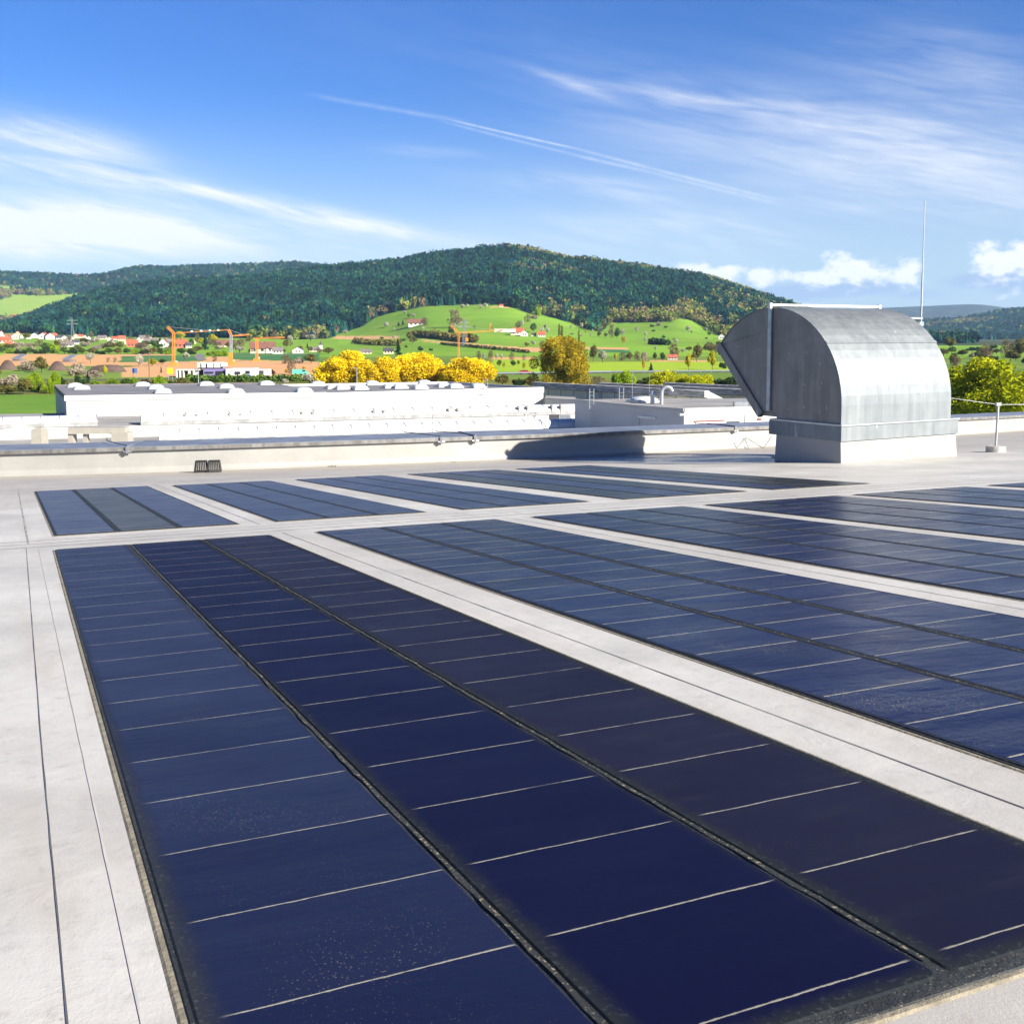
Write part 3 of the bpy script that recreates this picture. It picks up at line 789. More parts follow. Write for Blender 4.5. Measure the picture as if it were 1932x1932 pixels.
KIND = {  # shape, dark leaf, light leaf, words, category, object name
    'gold':   ('willow', (.50, .34, .010), (.97, .74, .025), 'golden-yellow bushy tree', 'tree', 'willow_tree'),
    'goldsm': ('round', (.42, .24, .02), (.62, .38, .04), 'small golden tree', 'tree', 'golden_tree'),
    'rust':   ('airy', (.19, .155, .014), (.50, .37, .03), 'tall airy olive-yellow tree', 'tree', 'budding_tree'),
    'lime':   ('willow', (.20, .25, .008), (.56, .56, .018), 'yellow-green bushy tree', 'tree', 'bushy_tree'),
    'limet':  ('round', (.27, .27, .012), (.58, .52, .02), 'yellow-green upright tree', 'tree', 'bushy_tree'),
    'bright': ('shrub', (.11, .20, .010), (.32, .44, .02), 'bright green leafy shrub', 'shrub', 'leafy_shrub'),
    'green':  ('round', (.045, .10, .018), (.14, .22, .035), 'mid-green round tree', 'tree', 'round_tree'),
    'dark':   ('shrub', (.018, .045, .015), (.06, .10, .025), 'dark green shrub', 'shrub', 'dark_shrub'),
    'olive':  ('round', (.10, .10, .02), (.24, .21, .06), 'olive budding tree', 'tree', 'budding_tree'),
    'brown':  ('airy', (.12, .085, .05), (.27, .20, .12), 'brown leafless tree', 'tree', 'bare_tree'),
    'blossom': ('round', (.28, .27, .20), (.62, .60, .48), 'white blossoming fruit tree', 'tree', 'blossom_tree'),
    'pink':   ('shrub', (.24, .20, .13), (.52, .44, .34), 'pale pinkish blossoming bush', 'bush', 'blossom_bush'),
    'conifer': ('conifer', (.012, .035, .018), (.035, .075, .03), 'dark pointed conifer', 'tree', 'conifer_tree'),
    'poplar': ('poplar', (.12, .14, .02), (.24, .26, .04), 'slim upright poplar', 'tree', 'poplar_tree'),
    'redbush': ('shrub', (.06, .035, .025), (.14, .075, .05), 'dark reddish-brown bush', 'bush', 'brown_bush'),
}
LEAFMAT = {k: leaf_material(k + '_leaves', False, v[1], v[2]) for k, v in KIND.items()}
PROTO = {}
def proto(kind, size, var):
    key = (kind, size, var)
    if key not in PROTO:
        sh = KIND[kind][0]; n = {3: 26000, 2: 2000, 1: 460}[size]
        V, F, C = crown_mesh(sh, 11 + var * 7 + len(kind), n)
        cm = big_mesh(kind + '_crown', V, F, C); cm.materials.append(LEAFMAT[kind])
        tm = trunk_mb(sh, var).mesh(kind + '_trunk'); tm.materials.append(M['bark'])
        PROTO[key] = (cm, tm)
    return PROTO[key]
ORD = ['leftmost', 'second', 'third', 'fourth', 'fifth', 'sixth', 'seventh', 'eighth', 'ninth', 'tenth', 'eleventh', 'twelfth', 'thirteenth', 'fourteenth',
       'fifteenth', 'sixteenth', 'seventeenth', 'eighteenth', 'nineteenth', 'twentieth', 'twenty-first', 'twenty-second', 'twenty-third', 'twenty-fourth', 'twenty-fifth',
       'twenty-sixth', 'twenty-seventh', 'twenty-eighth', 'twenty-ninth', 'thirtieth']
def ordinal(i, n):
    if i == 0: return 'leftmost'
    if i == n - 1: return 'rightmost'
    return ORD[i] + ' from the left'
def plant(x, y, h, w, kind, label, group=None, Y=None):
    p = on_ground(x, y) if Y is None else Vector((ray(x, 640).x * Y, Y, float(height(ray(x, 640).x * Y, Y))))
    if Y is not None: y = HOR + (EYE - p.z) * FPX / Y
    H_ = h * p.y / FPX * 1.04; W_ = w * p.y / FPX * 1.02
    size = 3 if h * w > 1500 else 2 if h * w > 130 else 1
    var = random.randint(0, 2) if size < 3 else random.randint(0, 4)
    cm, tm = proto(kind, size, var); name, cat = KIND[kind][5], KIND[kind][4]
    r = empty(name, p, random.random() * 6.28, label=label, cat=cat, group=group)
    r.scale = (W_, W_, H_)
    for nm, me in (('crown', cm), ('trunk', tm)):
        o = bpy.data.objects.new(nm, me); COL.objects.link(o); o.parent = r
    return r
def grove(place, group, items, Y=None):
    by = {}
    for it in sorted(items): by.setdefault(it[4], []).append(it)
    for kind, lst in by.items():
        for i, it in enumerate(lst):
            words = KIND[kind][3]
            lab = f'{words} {place}' if len(lst) == 1 else f'{words} {place}, {ordinal(i, len(lst))}'
            plant(it[0], it[1], it[2], it[3], kind, lab, group, Y)

# big trees just beyond the low factory roofs
for (x, top, w, kind, Y, lab) in (
        (652, 656, 112, 'gold', 262, 'broad golden-yellow tree beyond the white hall, leftmost of the golden row'),
        (716, 666, 82, 'gold', 255, 'lower golden-yellow tree filling the gap, second of the golden row'),
        (784, 654, 122, 'gold', 262, 'tallest golden-yellow tree beyond the white hall, third of the golden row'),
        (884, 664, 112, 'gold', 258, 'golden-yellow tree at the right end of the golden row'),
        (1063, 641, 128, 'rust', 232, 'tall airy olive-yellow tree standing behind the grey sawtooth sheds'),
        (1178, 690, 62, 'bright', 250, 'round bright green shrub behind the middle of the sawtooth sheds'),
        (1252, 694, 78, 'lime', 246, 'low yellow-green bush behind the right part of the sawtooth sheds'),
        (1313, 694, 70, 'lime', 240, 'yellow-green bush closest to the metal hood, behind the sawtooth sheds'),
        (1893, 662, 225, 'lime', 150, 'big yellow-green spreading tree behind the parapet, right of the metal hood'),
        (1812, 716, 60, 'dark', 152, 'dark green shrub between the metal hood and the big yellow-green tree'),
        (1960, 690, 120, 'bright', 160, 'bright green shrub under the right side of the big yellow-green tree')):
    base = HOR + EYE * FPX / Y
    plant(x, base, base - top, w, kind, lab, 'trees beyond the factory roofs' if kind != 'gold' else 'golden trees beyond the white hall', Y)
grove('left of the white hall', 'thicket left of the white hall', [
    (51, 700, 24, 40, 'pink'), (79, 703, 29, 34, 'olive'), (146, 709, 29, 34, 'pink'), (172, 713, 22, 40, 'pink'), (18, 729, 28, 46, 'pink'), (-22, 726, 34, 50, 'olive'),
    (72, 740, 40, 48, 'bright'), (104, 742, 44, 36, 'bright'), (45, 744, 30, 40, 'olive'), (12, 745, 18, 50, 'olive'), (198, 709, 19, 13, 'limet'), (118, 727, 24, 24, 'dark'), (150, 728, 24, 28, 'dark'),
    (166, 724, 22, 11, 'conifer'), (182, 729, 15, 22, 'bright'), (214, 729, 20, 30, 'bright'), (238, 730, 16, 30, 'green'), (252, 729, 20, 22, 'bright'),
    (272, 729, 20, 24, 'redbush'), (299, 730, 26, 36, 'bright'), (325, 729, 16, 28, 'dark'), (346, 730, 17, 34, 'olive'), (132, 741, 22, 30, 'olive')])
grove('on the road bank', 'bushes along the road bank', [
    (374, 729, 9, 30, 'green'), (402, 729, 9, 30, 'dark'), (430, 729, 8, 30, 'green'), (458, 729, 9, 30, 'olive'), (486, 729, 8, 30, 'green'), (512, 728, 8, 28, 'dark'), (538, 727, 13, 18, 'blossom'),
    (584, 727, 22, 38, 'blossom'), (608, 729, 24, 26, 'dark')])
grove('behind the sawtooth sheds', 'bushes below the road', [
    (948, 729, 22, 34, 'olive'), (976, 729, 20, 32, 'dark'), (1000, 729, 18, 30, 'olive'), (1128, 729, 18, 34, 'brown'), (1215, 728, 18, 30, 'dark'), (1228, 729, 14, 26, 'olive'),
    (1350, 729, 22, 34, 'dark'), (1376, 730, 24, 36, 'dark'), (1402, 730, 20, 36, 'olive'), (1425, 730, 22, 34, 'dark'), (1440, 725, 18, 30, 'olive')])
grove('around the building site', 'trees around the building site', [
    (171, 685, 20, 19, 'blossom'), (204, 684, 9, 10, 'brown'), (217, 684, 9, 10, 'brown'), (262, 693, 25, 21, 'blossom'), (287, 691, 14, 22, 'limet'), (306, 687, 10, 20, 'green'),
    (304, 704, 12, 6, 'conifer'), (351, 681, 16, 16, 'blossom'), (405, 683, 12, 11, 'brown'), (539, 687, 16, 19, 'brown'), (564, 686, 15, 18, 'pink'), (587, 686, 18, 30, 'olive'),
    (550, 707, 28, 18, 'brown'), (540, 706, 10, 8, 'goldsm'), (574, 701, 10, 10, 'goldsm'), (513, 707, 12, 15, 'redbush')])
grove('below the village', 'tree belt below the village', [
    (4, 667, 13, 22, 'green'), (20, 667, 12, 20, 'bright'), (38, 668, 13, 22, 'dark'), (56, 668, 12, 22, 'green'), (72, 668, 13, 18, 'dark'), (86, 668, 22, 15, 'dark'), (101, 667, 27, 27, 'bright'),
    (122, 668, 12, 20, 'green'), (138, 668, 12, 20, 'dark'), (155, 669, 12, 20, 'green'), (172, 669, 12, 20, 'olive'), (189, 669, 11, 20, 'dark'), (206, 669, 12, 20, 'green'), (223, 669, 13, 20, 'olive'), (240, 669, 12, 20, 'green'),
    (256, 669, 14, 20, 'bright'), (272, 669, 14, 20, 'dark'), (288, 669, 13, 20, 'olive'), (302, 668, 18, 12, 'dark'), (318, 669, 14, 22, 'bright'), (342, 669, 12, 24, 'green'), (362, 669, 12, 20, 'dark'), (374, 662, 9, 22, 'olive'),
    (400, 672, 15, 24, 'bright'), (420, 672, 14, 24, 'bright'), (452, 666, 13, 22, 'blossom'), (474, 667, 9, 18, 'green'), (360, 667, 10, 20, 'olive')])
grove('among the village houses', 'village trees', [
    (36, 655, 15, 23, 'pink'), (57, 654, 11, 20, 'pink'), (75, 654, 12, 18, 'brown'), (161, 654, 14, 19, 'pink'), (182, 658, 11, 26, 'pink'), (130, 646, 10, 14, 'brown'), (50, 640, 11, 18, 'olive'),
    (173, 640, 15, 10, 'olive'), (210, 656, 14, 20, 'brown'), (226, 660, 16, 18, 'olive'), (148, 662, 10, 20, 'olive'), (340, 642, 17, 19, 'limet'), (387, 661, 34, 16, 'conifer'), (401, 648, 17, 26, 'limet'), (372, 650, 20, 12, 'olive'),
    (412, 660, 14, 22, 'brown'), (440, 660, 18, 20, 'brown'), (362, 655, 16, 14, 'green'), (470, 650, 20, 14, 'olive'), (302, 652, 16, 10, 'conifer'), (326, 655, 10, 16, 'green'), (547, 648, 16, 16, 'blossom'), (586, 645, 14, 25, 'blossom'), (652, 629, 11, 9, 'pink'),
    (549, 653, 9, 10, 'brown'), (580, 658, 10, 7, 'conifer'), (586, 665, 11, 12, 'olive'), (567, 662, 10, 12, 'olive'), (536, 664, 9, 10, 'dark'), (540, 658, 18, 14, 'olive'), (602, 666, 9, 18, 'brown'), (620, 668, 12, 26, 'olive'), (500, 640, 12, 14, 'olive'), (520, 641, 12, 14, 'brown')])
grove('near the upper farmhouse', 'meadow trees around the upper farmhouse', [
    (763, 593, 7, 9, 'blossom'), (780, 600, 9, 11, 'blossom'), (771, 601, 9, 10, 'green'), (801, 615, 15, 17, 'brown'), (730, 618, 10, 14, 'blossom'), (744, 625, 7, 7, 'blossom'), (760, 614, 9, 8, 'conifer'), (752, 616, 8, 8, 'conifer'), (782, 610, 9, 7, 'conifer'),
    (744, 641, 9, 10, 'blossom'), (773, 642, 16, 14, 'olive'), (760, 644, 8, 14, 'dark'), (779, 648, 12, 20, 'olive'), (751, 671, 30, 17, 'conifer'), (793, 662, 11, 11, 'dark'), (813, 662, 8, 8, 'dark'), (766, 656, 6, 6, 'dark'), (720, 640, 6, 9, 'dark'), (799, 624, 8, 8, 'blossom'), (820, 624, 6, 6, 'brown'),
    (857, 619, 33, 31, 'brown'), (851, 631, 24, 11, 'dark'), (857, 624, 16, 7, 'blossom'), (872, 583, 9, 12, 'blossom'), (882, 582, 8, 8, 'blossom'), (906, 584, 10, 12, 'blossom'), (916, 583, 11, 11, 'blossom'), (895, 621, 7, 7, 'brown'), (927, 623, 7, 7, 'olive')])
grove('near the red-roofed farm', 'meadow trees around the red farm', [
    (978, 621, 13, 17, 'brown'), (986, 616, 11, 8, 'blossom'), (1013, 596, 22, 16, 'bright'), (1009, 602, 12, 17, 'pink'), (996, 608, 14, 15, 'brown'), (1026, 596, 10, 10, 'olive'), (1034, 597, 6, 6, 'blossom'), (1029, 622, 11, 9, 'blossom'), (1006, 628, 18, 16, 'green'),
    (1034, 630, 11, 10, 'blossom'), (1022, 627, 10, 9, 'blossom'), (1055, 643, 30, 6, 'poplar'), (1060, 643, 27, 6, 'poplar'), (1092, 648, 26, 4.5, 'poplar'), (1101, 650, 7, 7, 'dark'), (1077, 621, 7, 7, 'blossom'), (1079, 632, 6, 8, 'pink'), (1097, 635, 6, 7, 'pink'),
    (1105, 629, 7, 6, 'limet'), (1118, 628, 7, 6, 'blossom'), (1130, 637, 13, 11, 'olive'), (1114, 635, 6, 6, 'blossom'), (1097, 621, 12, 8, 'blossom'), (1143, 637, 9, 10, 'olive'), (1164, 640, 21, 16, 'green'), (1154, 638, 25, 13, 'brown'), (1176, 648, 13, 12, 'goldsm'),
    (1175, 635, 14, 10, 'blossom'), (1201, 628, 11, 9, 'blossom'), (1217, 635, 9, 9, 'blossom'), (1006, 653, 11, 10, 'blossom'), (1024, 656, 12, 16, 'brown'), (993, 655, 9, 12, 'olive')])
grove('on the right-hand meadow', 'orchard trees on the right meadow', [
    (1244, 615, 13, 11, 'pink'), (1256, 619, 5, 8, 'dark'), (1230, 617, 6, 10, 'dark'), (1233, 626, 5, 7, 'dark'), (1217, 645, 8, 9, 'blossom'), (1252, 638, 7, 7, 'dark'), (1225, 648, 7, 6, 'dark'), (1299, 627, 12, 13, 'blossom'), (1305, 630, 6, 6, 'blossom'), (1325, 611, 10, 12, 'blossom'),
    (1342, 620, 12, 17, 'blossom'), (1331, 627, 9, 12, 'blossom'), (1338, 634, 8, 10, 'green'), (1366, 628, 11, 16, 'blossom'), (1333, 640, 5, 6, 'dark'), (1276, 648, 8, 12, 'blossom'), (1272, 643, 5, 9, 'brown'), (1352, 622, 10, 12, 'pink'), (1376, 634, 10, 14, 'olive')])
grove('along the lime-green field', 'trees edging the lime field', [
    (903, 678, 15, 11, 'brown'), (913, 678, 13, 10, 'blossom'), (926, 678, 16, 13, 'brown'), (937, 678, 11, 8, 'blossom'), (946, 679, 12, 9, 'blossom'), (966, 680, 14, 11, 'brown'), (989, 681, 12, 9, 'brown'), (942, 692, 13, 12, 'green'), (951, 695, 13, 9, 'limet'), (968, 692, 12, 13, 'green'), (978, 690, 10, 7, 'olive'),
    (989, 699, 16, 9, 'limet'), (1137, 685, 24, 23, 'blossom'), (1119, 682, 31, 20, 'olive'), (1161, 681, 15, 9, 'limet'), (1174, 681, 15, 16, 'brown'), (1188, 681, 16, 16, 'olive'), (1202, 681, 17, 16, 'brown'), (1216, 681, 26, 12, 'pink'), (1214, 699, 22, 8, 'goldsm'), (1228, 700, 15, 12, 'conifer'), (1236, 662, 9, 9, 'blossom'),
    (1236, 681, 16, 12, 'green'), (1250, 682, 17, 13, 'green'), (1271, 678, 28, 26, 'brown'), (1288, 667, 9, 12, 'blossom'), (1308, 681, 14, 12, 'limet'), (1314, 683, 33, 22, 'olive'), (1299, 700, 32, 16, 'limet'), (1344, 698, 36, 22, 'limet'), (1364, 696, 18, 15, 'dark'), (1385, 690, 18, 20, 'brown'), (1340, 666, 14, 18, 'olive'), (1362, 670, 15, 20, 'olive'), (1384, 668, 14, 20, 'brown'), (1300, 663, 9, 16, 'olive'), (1322, 664, 9, 16, 'brown')])
grove('behind the big yellow-green tree', 'valley trees right of the hood', [
    (1815, 672, 12, 26, 'olive'), (1838, 674, 16, 22, 'pink'), (1858, 684, 32, 30, 'brown'), (1796, 668, 14, 22, 'green'), (1780, 672, 14, 26, 'olive'), (1880, 668, 10, 22, 'olive'), (1898, 676, 34, 22, 'brown'), (1922, 676, 30, 26, 'olive'), (1945, 674, 28, 24, 'olive'), (1830, 662, 8, 24, 'dark'), (1800, 690, 20, 26, 'olive')])

def garden_band():
    rg = random.Random(3); items = []
    for _ in range(46):
        x = rg.uniform(-6, 470); y = rg.uniform(646, 665); k = rg.choice(['pink', 'brown', 'olive', 'pink', 'green', 'limet', 'brown'])
        items.append((round(x, 1), round(y, 1), rg.uniform(8, 14), rg.uniform(12, 24), k))
    grove('in the village gardens', 'garden trees of the village', items)
    items = []
    for _ in range(26):
        x = rg.uniform(1785, 1950); y = rg.uniform(656, 700); k = rg.choice(['olive', 'brown', 'green', 'olive', 'dark'])
        items.append((round(x, 1), round(y, 1), rg.uniform(10, 22), rg.uniform(16, 30), k))
    grove('in the far valley beyond the hood', 'far valley trees right of the hood', items)
    items = []
    for _ in range(24):
        x = rg.uniform(1330, 1470); y = rg.uniform(652, 684); k = rg.choice(['olive', 'brown', 'green', 'olive'])
        items.append((round(x, 1), round(y, 1), rg.uniform(10, 18), rg.uniform(14, 24), k))
    grove('beside the lower tip of the hood', 'trees seen beside the hood tip', items)
garden_band()
def hedge(pts, wid, hgt, kind, lab, n, name='hedge'):
    p = [on_ground(*q) for q in pts]; cs = []; rs = []
    L = sum((b - a).length for a, b in zip(p[:-1], p[1:])); cnt = max(6, int(L / (hgt * .8)))
    for k in range(cnt):
        f = k / cnt * (len(p) - 1); i = int(f); q = p[i].lerp(p[i+1], f - i)
        cs.append((q.x + random.uniform(-.3, .3) * wid, q.y + random.uniform(-.3, .3) * wid, float(height(q.x, q.y)) + hgt * .45)); s_ = hgt * random.uniform(.45, .7); rs.append((s_ * 1.1, s_ * 1.1, s_))
    V, F, C = leaf_cloud(np.random.default_rng(n), np.array(cs), np.array(rs), n, hgt * .13)
    o = p[0]; V = V - np.array(o)
    h_ = link(name, big_mesh(name, V, F, C), LEAFMAT[kind], label=lab, cat='hedge'); h_.location = o
    return h_
hedge([(783, 637), (840, 641), (898, 647)], 6, 6.5, 'olive', 'long olive hedge across the meadow below the upper farmhouse', 2600)
hedge([(833, 651), (900, 657), (1000, 667)], 2, 2.2, 'dark', 'low dark hedge along the lower edge of the brown hillside field', 2200)
hedge([(1228, 650), (1261, 652)], 5, 5, 'dark', 'short dark hedge on the right-hand meadow', 700)
hedge([(670, 648), (755, 653)], 6, 5, 'olive', 'scrubby hedge under the brown strip field left of the farmhouse', 1500)
hedge([(360, 721), (480, 721), (604, 719)], 2, 2.0, 'green', 'trimmed green hedge along the near side of the road', 3000)

# ------------------------------------------------------------------ houses in the village and on the slopes
def house(x, y, w, h, roof, wall, gable, lab, depth=None, group=None, name='house', windows=True, rz=0.0):
    """w, h in photo units incl. roof; gable=True shows its gable end to the camera"""
    p = on_ground(x, y); k = p.y / FPX * (1.08 if group else 1.0); W = w * k; H_ = h * k
    D = depth or W * (1.25 if gable else .7)
    r = empty(name, p, math.atan2(-p.x, p.y) * .9 + rz, label=lab, cat=name.replace('_', ' '), group=group)
    eave = H_ * (.55 if gable else .5); b = MB(); rf = MB(); o = max(.25, W * .05)
    if gable:
        b.box(-W/2, 0, -1.5, W/2, D, eave); b.add([(-W/2,0,eave),(W/2,0,eave),(0,0,H_-.15)], [(0,1,2)]); b.add([(-W/2,D,eave),(W/2,D,eave),(0,D,H_-.15)], [(2,1,0)])
        s_ = (H_ - eave) / (W/2)
        for sg in (-1, 1):
            e = (sg*(W/2+o), eave - o*s_); t = .28
            v = [(0,-o,H_),(e[0],-o,e[1]),(e[0],D+o,e[1]),(0,D+o,H_)]; v2 = [(a, c, z + t) for a, c, z in v]
            rf.add(v + v2, [(0,1,2,3),(7,6,5,4),(0,4,5,1),(1,5,6,2),(2,6,7,3)])
    else:
        b.box(-W/2, 0, -1.5, W/2, D, eave); b.add([(-W/2,0,eave),(-W/2,D,eave),(-W/2,D/2,H_-.15)], [(0,1,2)]); b.add([(W/2,0,eave),(W/2,D,eave),(W/2,D/2,H_-.15)], [(2,1,0)])
        for sg in (0, 1):
            y0 = -o if sg == 0 else D + o; z0 = eave - o * (H_ - eave) / (D/2); t = .28
            v = [(-W/2-o, D/2, H_), (W/2+o, D/2, H_), (W/2+o, y0, z0), (-W/2-o, y0, z0)]; v2 = [(a, c, z + t) for a, c, z in v]
            rf.add(v + v2, [(0,1,2,3),(7,6,5,4),(0,4,5,1),(1,5,6,2),(2,6,7,3),(3,7,4,0)])
    b.build('wall', M[wall], r); ro = rf.build('roof', M[roof], r)
    if w > 6:
        q = MB(); cxx = W * random.uniform(-.25, .25) if not gable else W * .12; q.box(cxx - .35, D*.5 - .35, H_ - 1.2, cxx + .35, D*.5 + .35, H_ + .9); q.build('chimney', M['tile_brown'], ro)
    if windows and w > 9:
        n = 2 if gable else 3
        for i in range(n):
            xx = (i - (n-1)/2) * W * .3; mb = MB(); mb.box(xx - W*.06, -.06, eave*.38, xx + W*.06, .02, eave*.80); mb.build('window', M['window'], r)
    return r
RT, BT, DT, GT = 'tile_red', 'tile_brown', 'tile_dark', 'tile_grey'
HW, HC, HR = 'house_white', 'house_cream', 'house_red'
RW = {RT: 'red', BT: 'brown', DT: 'dark slate', GT: 'grey-brown'}; WW = {HW: 'white', HC: 'cream', HR: 'brick-red'}
VILLAGE = [(3, 638, 10, 12, RT, HW, 1), (6, 641, 9, 10, RT, HW, 1), (14, 643, 6, 8, RT, HW, 1), (20, 640, 8, 9, BT, HC, 0), (8, 648, 20, 11, RT, HC, 0), (17, 655, 12, 9, RT, HR, 0), (29, 641, 12, 11, RT, HC, 1), (33, 633, 6, 7, RT, HC, 1), (41, 639, 5, 7, BT, HW, 1),
    (54, 640, 9, 7, RT, HW, 1), (65, 638, 12, 9, DT, HW, 1), (81, 640, 15, 11, RT, HW, 1), (95, 641, 15, 11, BT, HW, 1), (103, 638, 9, 8, RT, HW, 0), (113, 641, 12, 7, DT, HW, 0), (123, 644, 14, 10, DT, HW, 1), (136, 643, 7, 7, RT, HW, 1), (143, 638, 8, 7, RT, HC, 1), (151, 638, 10, 6, RT, HC, 0),
    (160, 640, 6, 7, RT, HW, 1), (168, 642, 6, 7, DT, HW, 1), (180, 643, 7, 7, DT, HW, 1), (192, 641, 14, 7, GT, HC, 0), (206, 644, 7, 7, GT, HW, 1), (213, 648, 7, 6, DT, HW, 1), (217, 642, 12, 6, RT, HW, 0), (230, 644, 12, 9, RT, HC, 0), (241, 650, 11, 9, RT, HW, 1), (26, 653, 8, 8, RT, HC, 1),
    (127, 655, 19, 8, GT, HW, 0), (143, 650, 11, 8, DT, HW, 0), (250, 655, 19, 12, RT, HR, 0), (262, 646, 8, 9, DT, HW, 1), (272, 642, 16, 8, GT, HC, 0), (285, 652, 24, 12, GT, HC, 0), (308, 656, 14, 16, BT, HW, 1), (319, 652, 13, 11, GT, HC, 0), (340, 657, 22, 15, RT, HR, 0), (284, 642, 8, 6, DT, HC, 1),
    (356, 657, 10, 10, DT, HW, 0), (425, 655, 26, 12, BT, HC, 0), (365, 649, 9, 8, BT, HC, 1)]
VILLAGE.sort()
cnt = {}
for v in VILLAGE: cnt.setdefault((v[4], v[5], v[6]), []).append(v[0])
for (x, y, w, h, rf, wl, gb) in VILLAGE:
    g_ = cnt[(rf, wl, gb)]; i = g_.index(x)
    lab = f'{WW[wl]} {"gable-fronted" if gb else "broadside"} village house with {RW[rf]} roof' + ('' if len(g_) == 1 else f', {ordinal(i, len(g_))} of them')
    house(x, y, w, h, rf, wl, bool(gb), lab, group='houses of the village under the wooded hill', rz=random.uniform(-.25, .25))
house(495, 667, 44, 21, 'tile_brown', 'house_cream', False, 'long barn with big rusty-brown roof right of the grey crane', name='barn')
house(505, 667, 7, 11, DT, HW, True, 'narrow white house in front of the big barn')
house(524, 668, 19, 12, GT, HW, False, 'grey-roofed bungalow right of the big barn')
house(562, 667, 20, 12, DT, HW, True, 'black-roofed house with white gable between barn and church')
house(593, 664, 18, 8, GT, HC, False, 'grey-roofed house beside the church tower')
house(690, 668, 22, 8, GT, HC, False, 'low grey-brown roof peeping over the golden trees')
house(733, 668, 19, 11, DT, HC, False, 'dark-roofed house beside the tall conifer above the golden trees')
house(784, 616, 27, 13, BT, HW, False, 'red-brown roofed white farmhouse alone high on the meadow', name='farmhouse')
house(946, 580, 7, 5, RT, HC, False, 'tiny red-roofed hut at the top of the meadow by the forest edge', name='hut')
house(977, 633, 20, 13, RT, HW, False, 'main house of the red-roofed hillside farm', name='farmhouse')
house(989, 635, 14, 12, RT, HW, True, 'gabled wing of the red-roofed hillside farm', name='farmhouse')
house(968, 633, 9, 8, DT, HC, False, 'dark shed at the left end of the hillside farm', name='shed')
house(1007, 635, 9, 6, DT, HW, False, 'low dark-roofed shed right of the hillside farm', name='shed')
house(1022, 636, 14, 10, RT, HW, False, 'separate red-roofed cottage right of the hillside farm')
house(1269, 679, 18, 9, 'house_red', HW, False, 'white house with flat red roof edge behind the lime field')
house(1362, 641, 13, 11, DT, HW, True, 'white house with dark roof touching the tip of the metal hood')
house(1, 601, 10, 6, BT, HR, False, 'brown-roofed farm on the far left hillside', name='farmhouse')
house(26, 600, 10, 6, RT, HR, False, 'red-roofed farm on the far left hillside, the brighter one', name='farmhouse')

def church(x, y):
    p = on_ground(x, y); k = p.y / FPX
    r = empty('church_tower', p, .2, label='white church tower with dark pointed spire beyond the golden trees', cat='church')
    w = 7 * k; b = MB(); b.box(-w/2, -w/2, -1, w/2, w/2, 9 * k); b.build('tower', M['house_white'], r)
    s_ = MB(); q = w * .62
    s_.add([(-q,-q,9*k),(q,-q,9*k),(q,q,9*k),(-q,q,9*k),(-w*.25,-w*.25,12*k),(w*.25,-w*.25,12*k),(w*.25,w*.25,12*k),(-w*.25,w*.25,12*k),(0,0,18*k)],
           [(0,1,5,4),(1,2,6,5),(2,3,7,6),(3,0,4,7),(4,5,8),(5,6,8),(6,7,8),(7,4,8),(3,2,1,0)]); s_.build('spire', M['tile_dark'], r)
    n = MB(); n.box(-w*.5, -w*.3, -1, -w*2.6, w*.3, 3.2*k); n.build('nave', M['house_cream'], r)
    t = MB(); t.add([(-w*.5,-w*.42,3.1*k),(-w*.5,w*.42,3.1*k),(-w*.5,0,5.6*k),(-w*2.7,-w*.42,3.1*k),(-w*2.7,w*.42,3.1*k),(-w*2.7,0,5.6*k)], [(0,3,5,2),(1,2,5,4),(0,2,1),(3,4,5)]); t.build('roof', M['tile_grey'], r)
church(605, 660)

# ------------------------------------------------------------------ cranes, pylons, building site
def truss(b, a, c, s_, n, mi=0):
    a, c = Vector(a), Vector(c); d = (c - a); L = d.length; d.normalize()
    up = Vector((0,0,1)) if abs(d.z) < .8 else Vector((0,1,0)); sd_ = d.cross(up).normalized(); up = sd_.cross(d)
    cor = [(-1,-1),(1,-1),(1,1),(-1,1)]; P_ = lambda f, k: a + d*L*f + sd_*cor[k][0]*s_/2 + up*cor[k][1]*s_/2
    for k in range(4): b.tube(P_(0,k), P_(1,k), s_*.11, n=5, mi=mi)
    for i in range(n):
        for k in range(4): b.tube(P_(i/n, k), P_((i+1)/n, (k+1) % 4), s_*.065, n=4, mi=mi); b.tube(P_(i/n, k), P_(i/n, (k+1) % 4), s_*.065, n=4, mi=mi)
def crane(mast_x, base_y, top_y, jib, apex, lab, mast_mat, Y, mw=1.0, extra=None, ballast=True, jw=.5):
    p = at(mast_x, base_y, Y); p.z = float(height(p.x, p.y)); k = Y / FPX
    top = at(mast_x, top_y, Y); r = empty('tower_crane', p, label=lab, cat='crane', group='orange cranes on the building site')
    q = lambda x, y, dY=0: at(x, y, Y + dY) - p
    m = MB(); truss(m, (0,0,0), top - p, mw, 14); m.build('mast', M[mast_mat], r)
    f = MB(); f.box(-2.0, -2.0, -.3, 2.0, 2.0, .5); f.box(-1.4, -1.2, .5, 1.4, 1.2, 1.5); f.build('base', M['crane'], r)
    j = MB(); truss(j, q(*jib[0]), q(*jib[1], jib[2]), jw, 22); j.build('jib', M['crane'], r)
    if apex:
        a = MB(); truss(a, top - p, q(*apex), .8, 5); a.build('apex_frame', M['crane'], r)
        c = MB(); c.tube(q(*apex), q(jib[0][0]*.35 + jib[1][0]*.65, jib[0][1]*.35 + jib[1][1]*.65 - 1, jib[2]*.65), .06, n=4); c.build('tie_cable', M['steel'], r)
    if ballast:
        bl = MB(); bl.box(-1.1, 1.2, .5, 1.1, 2.4, 2.2); bl.build('ballast', M['concrete'], r)
    if extra: extra(r, q)
    return r
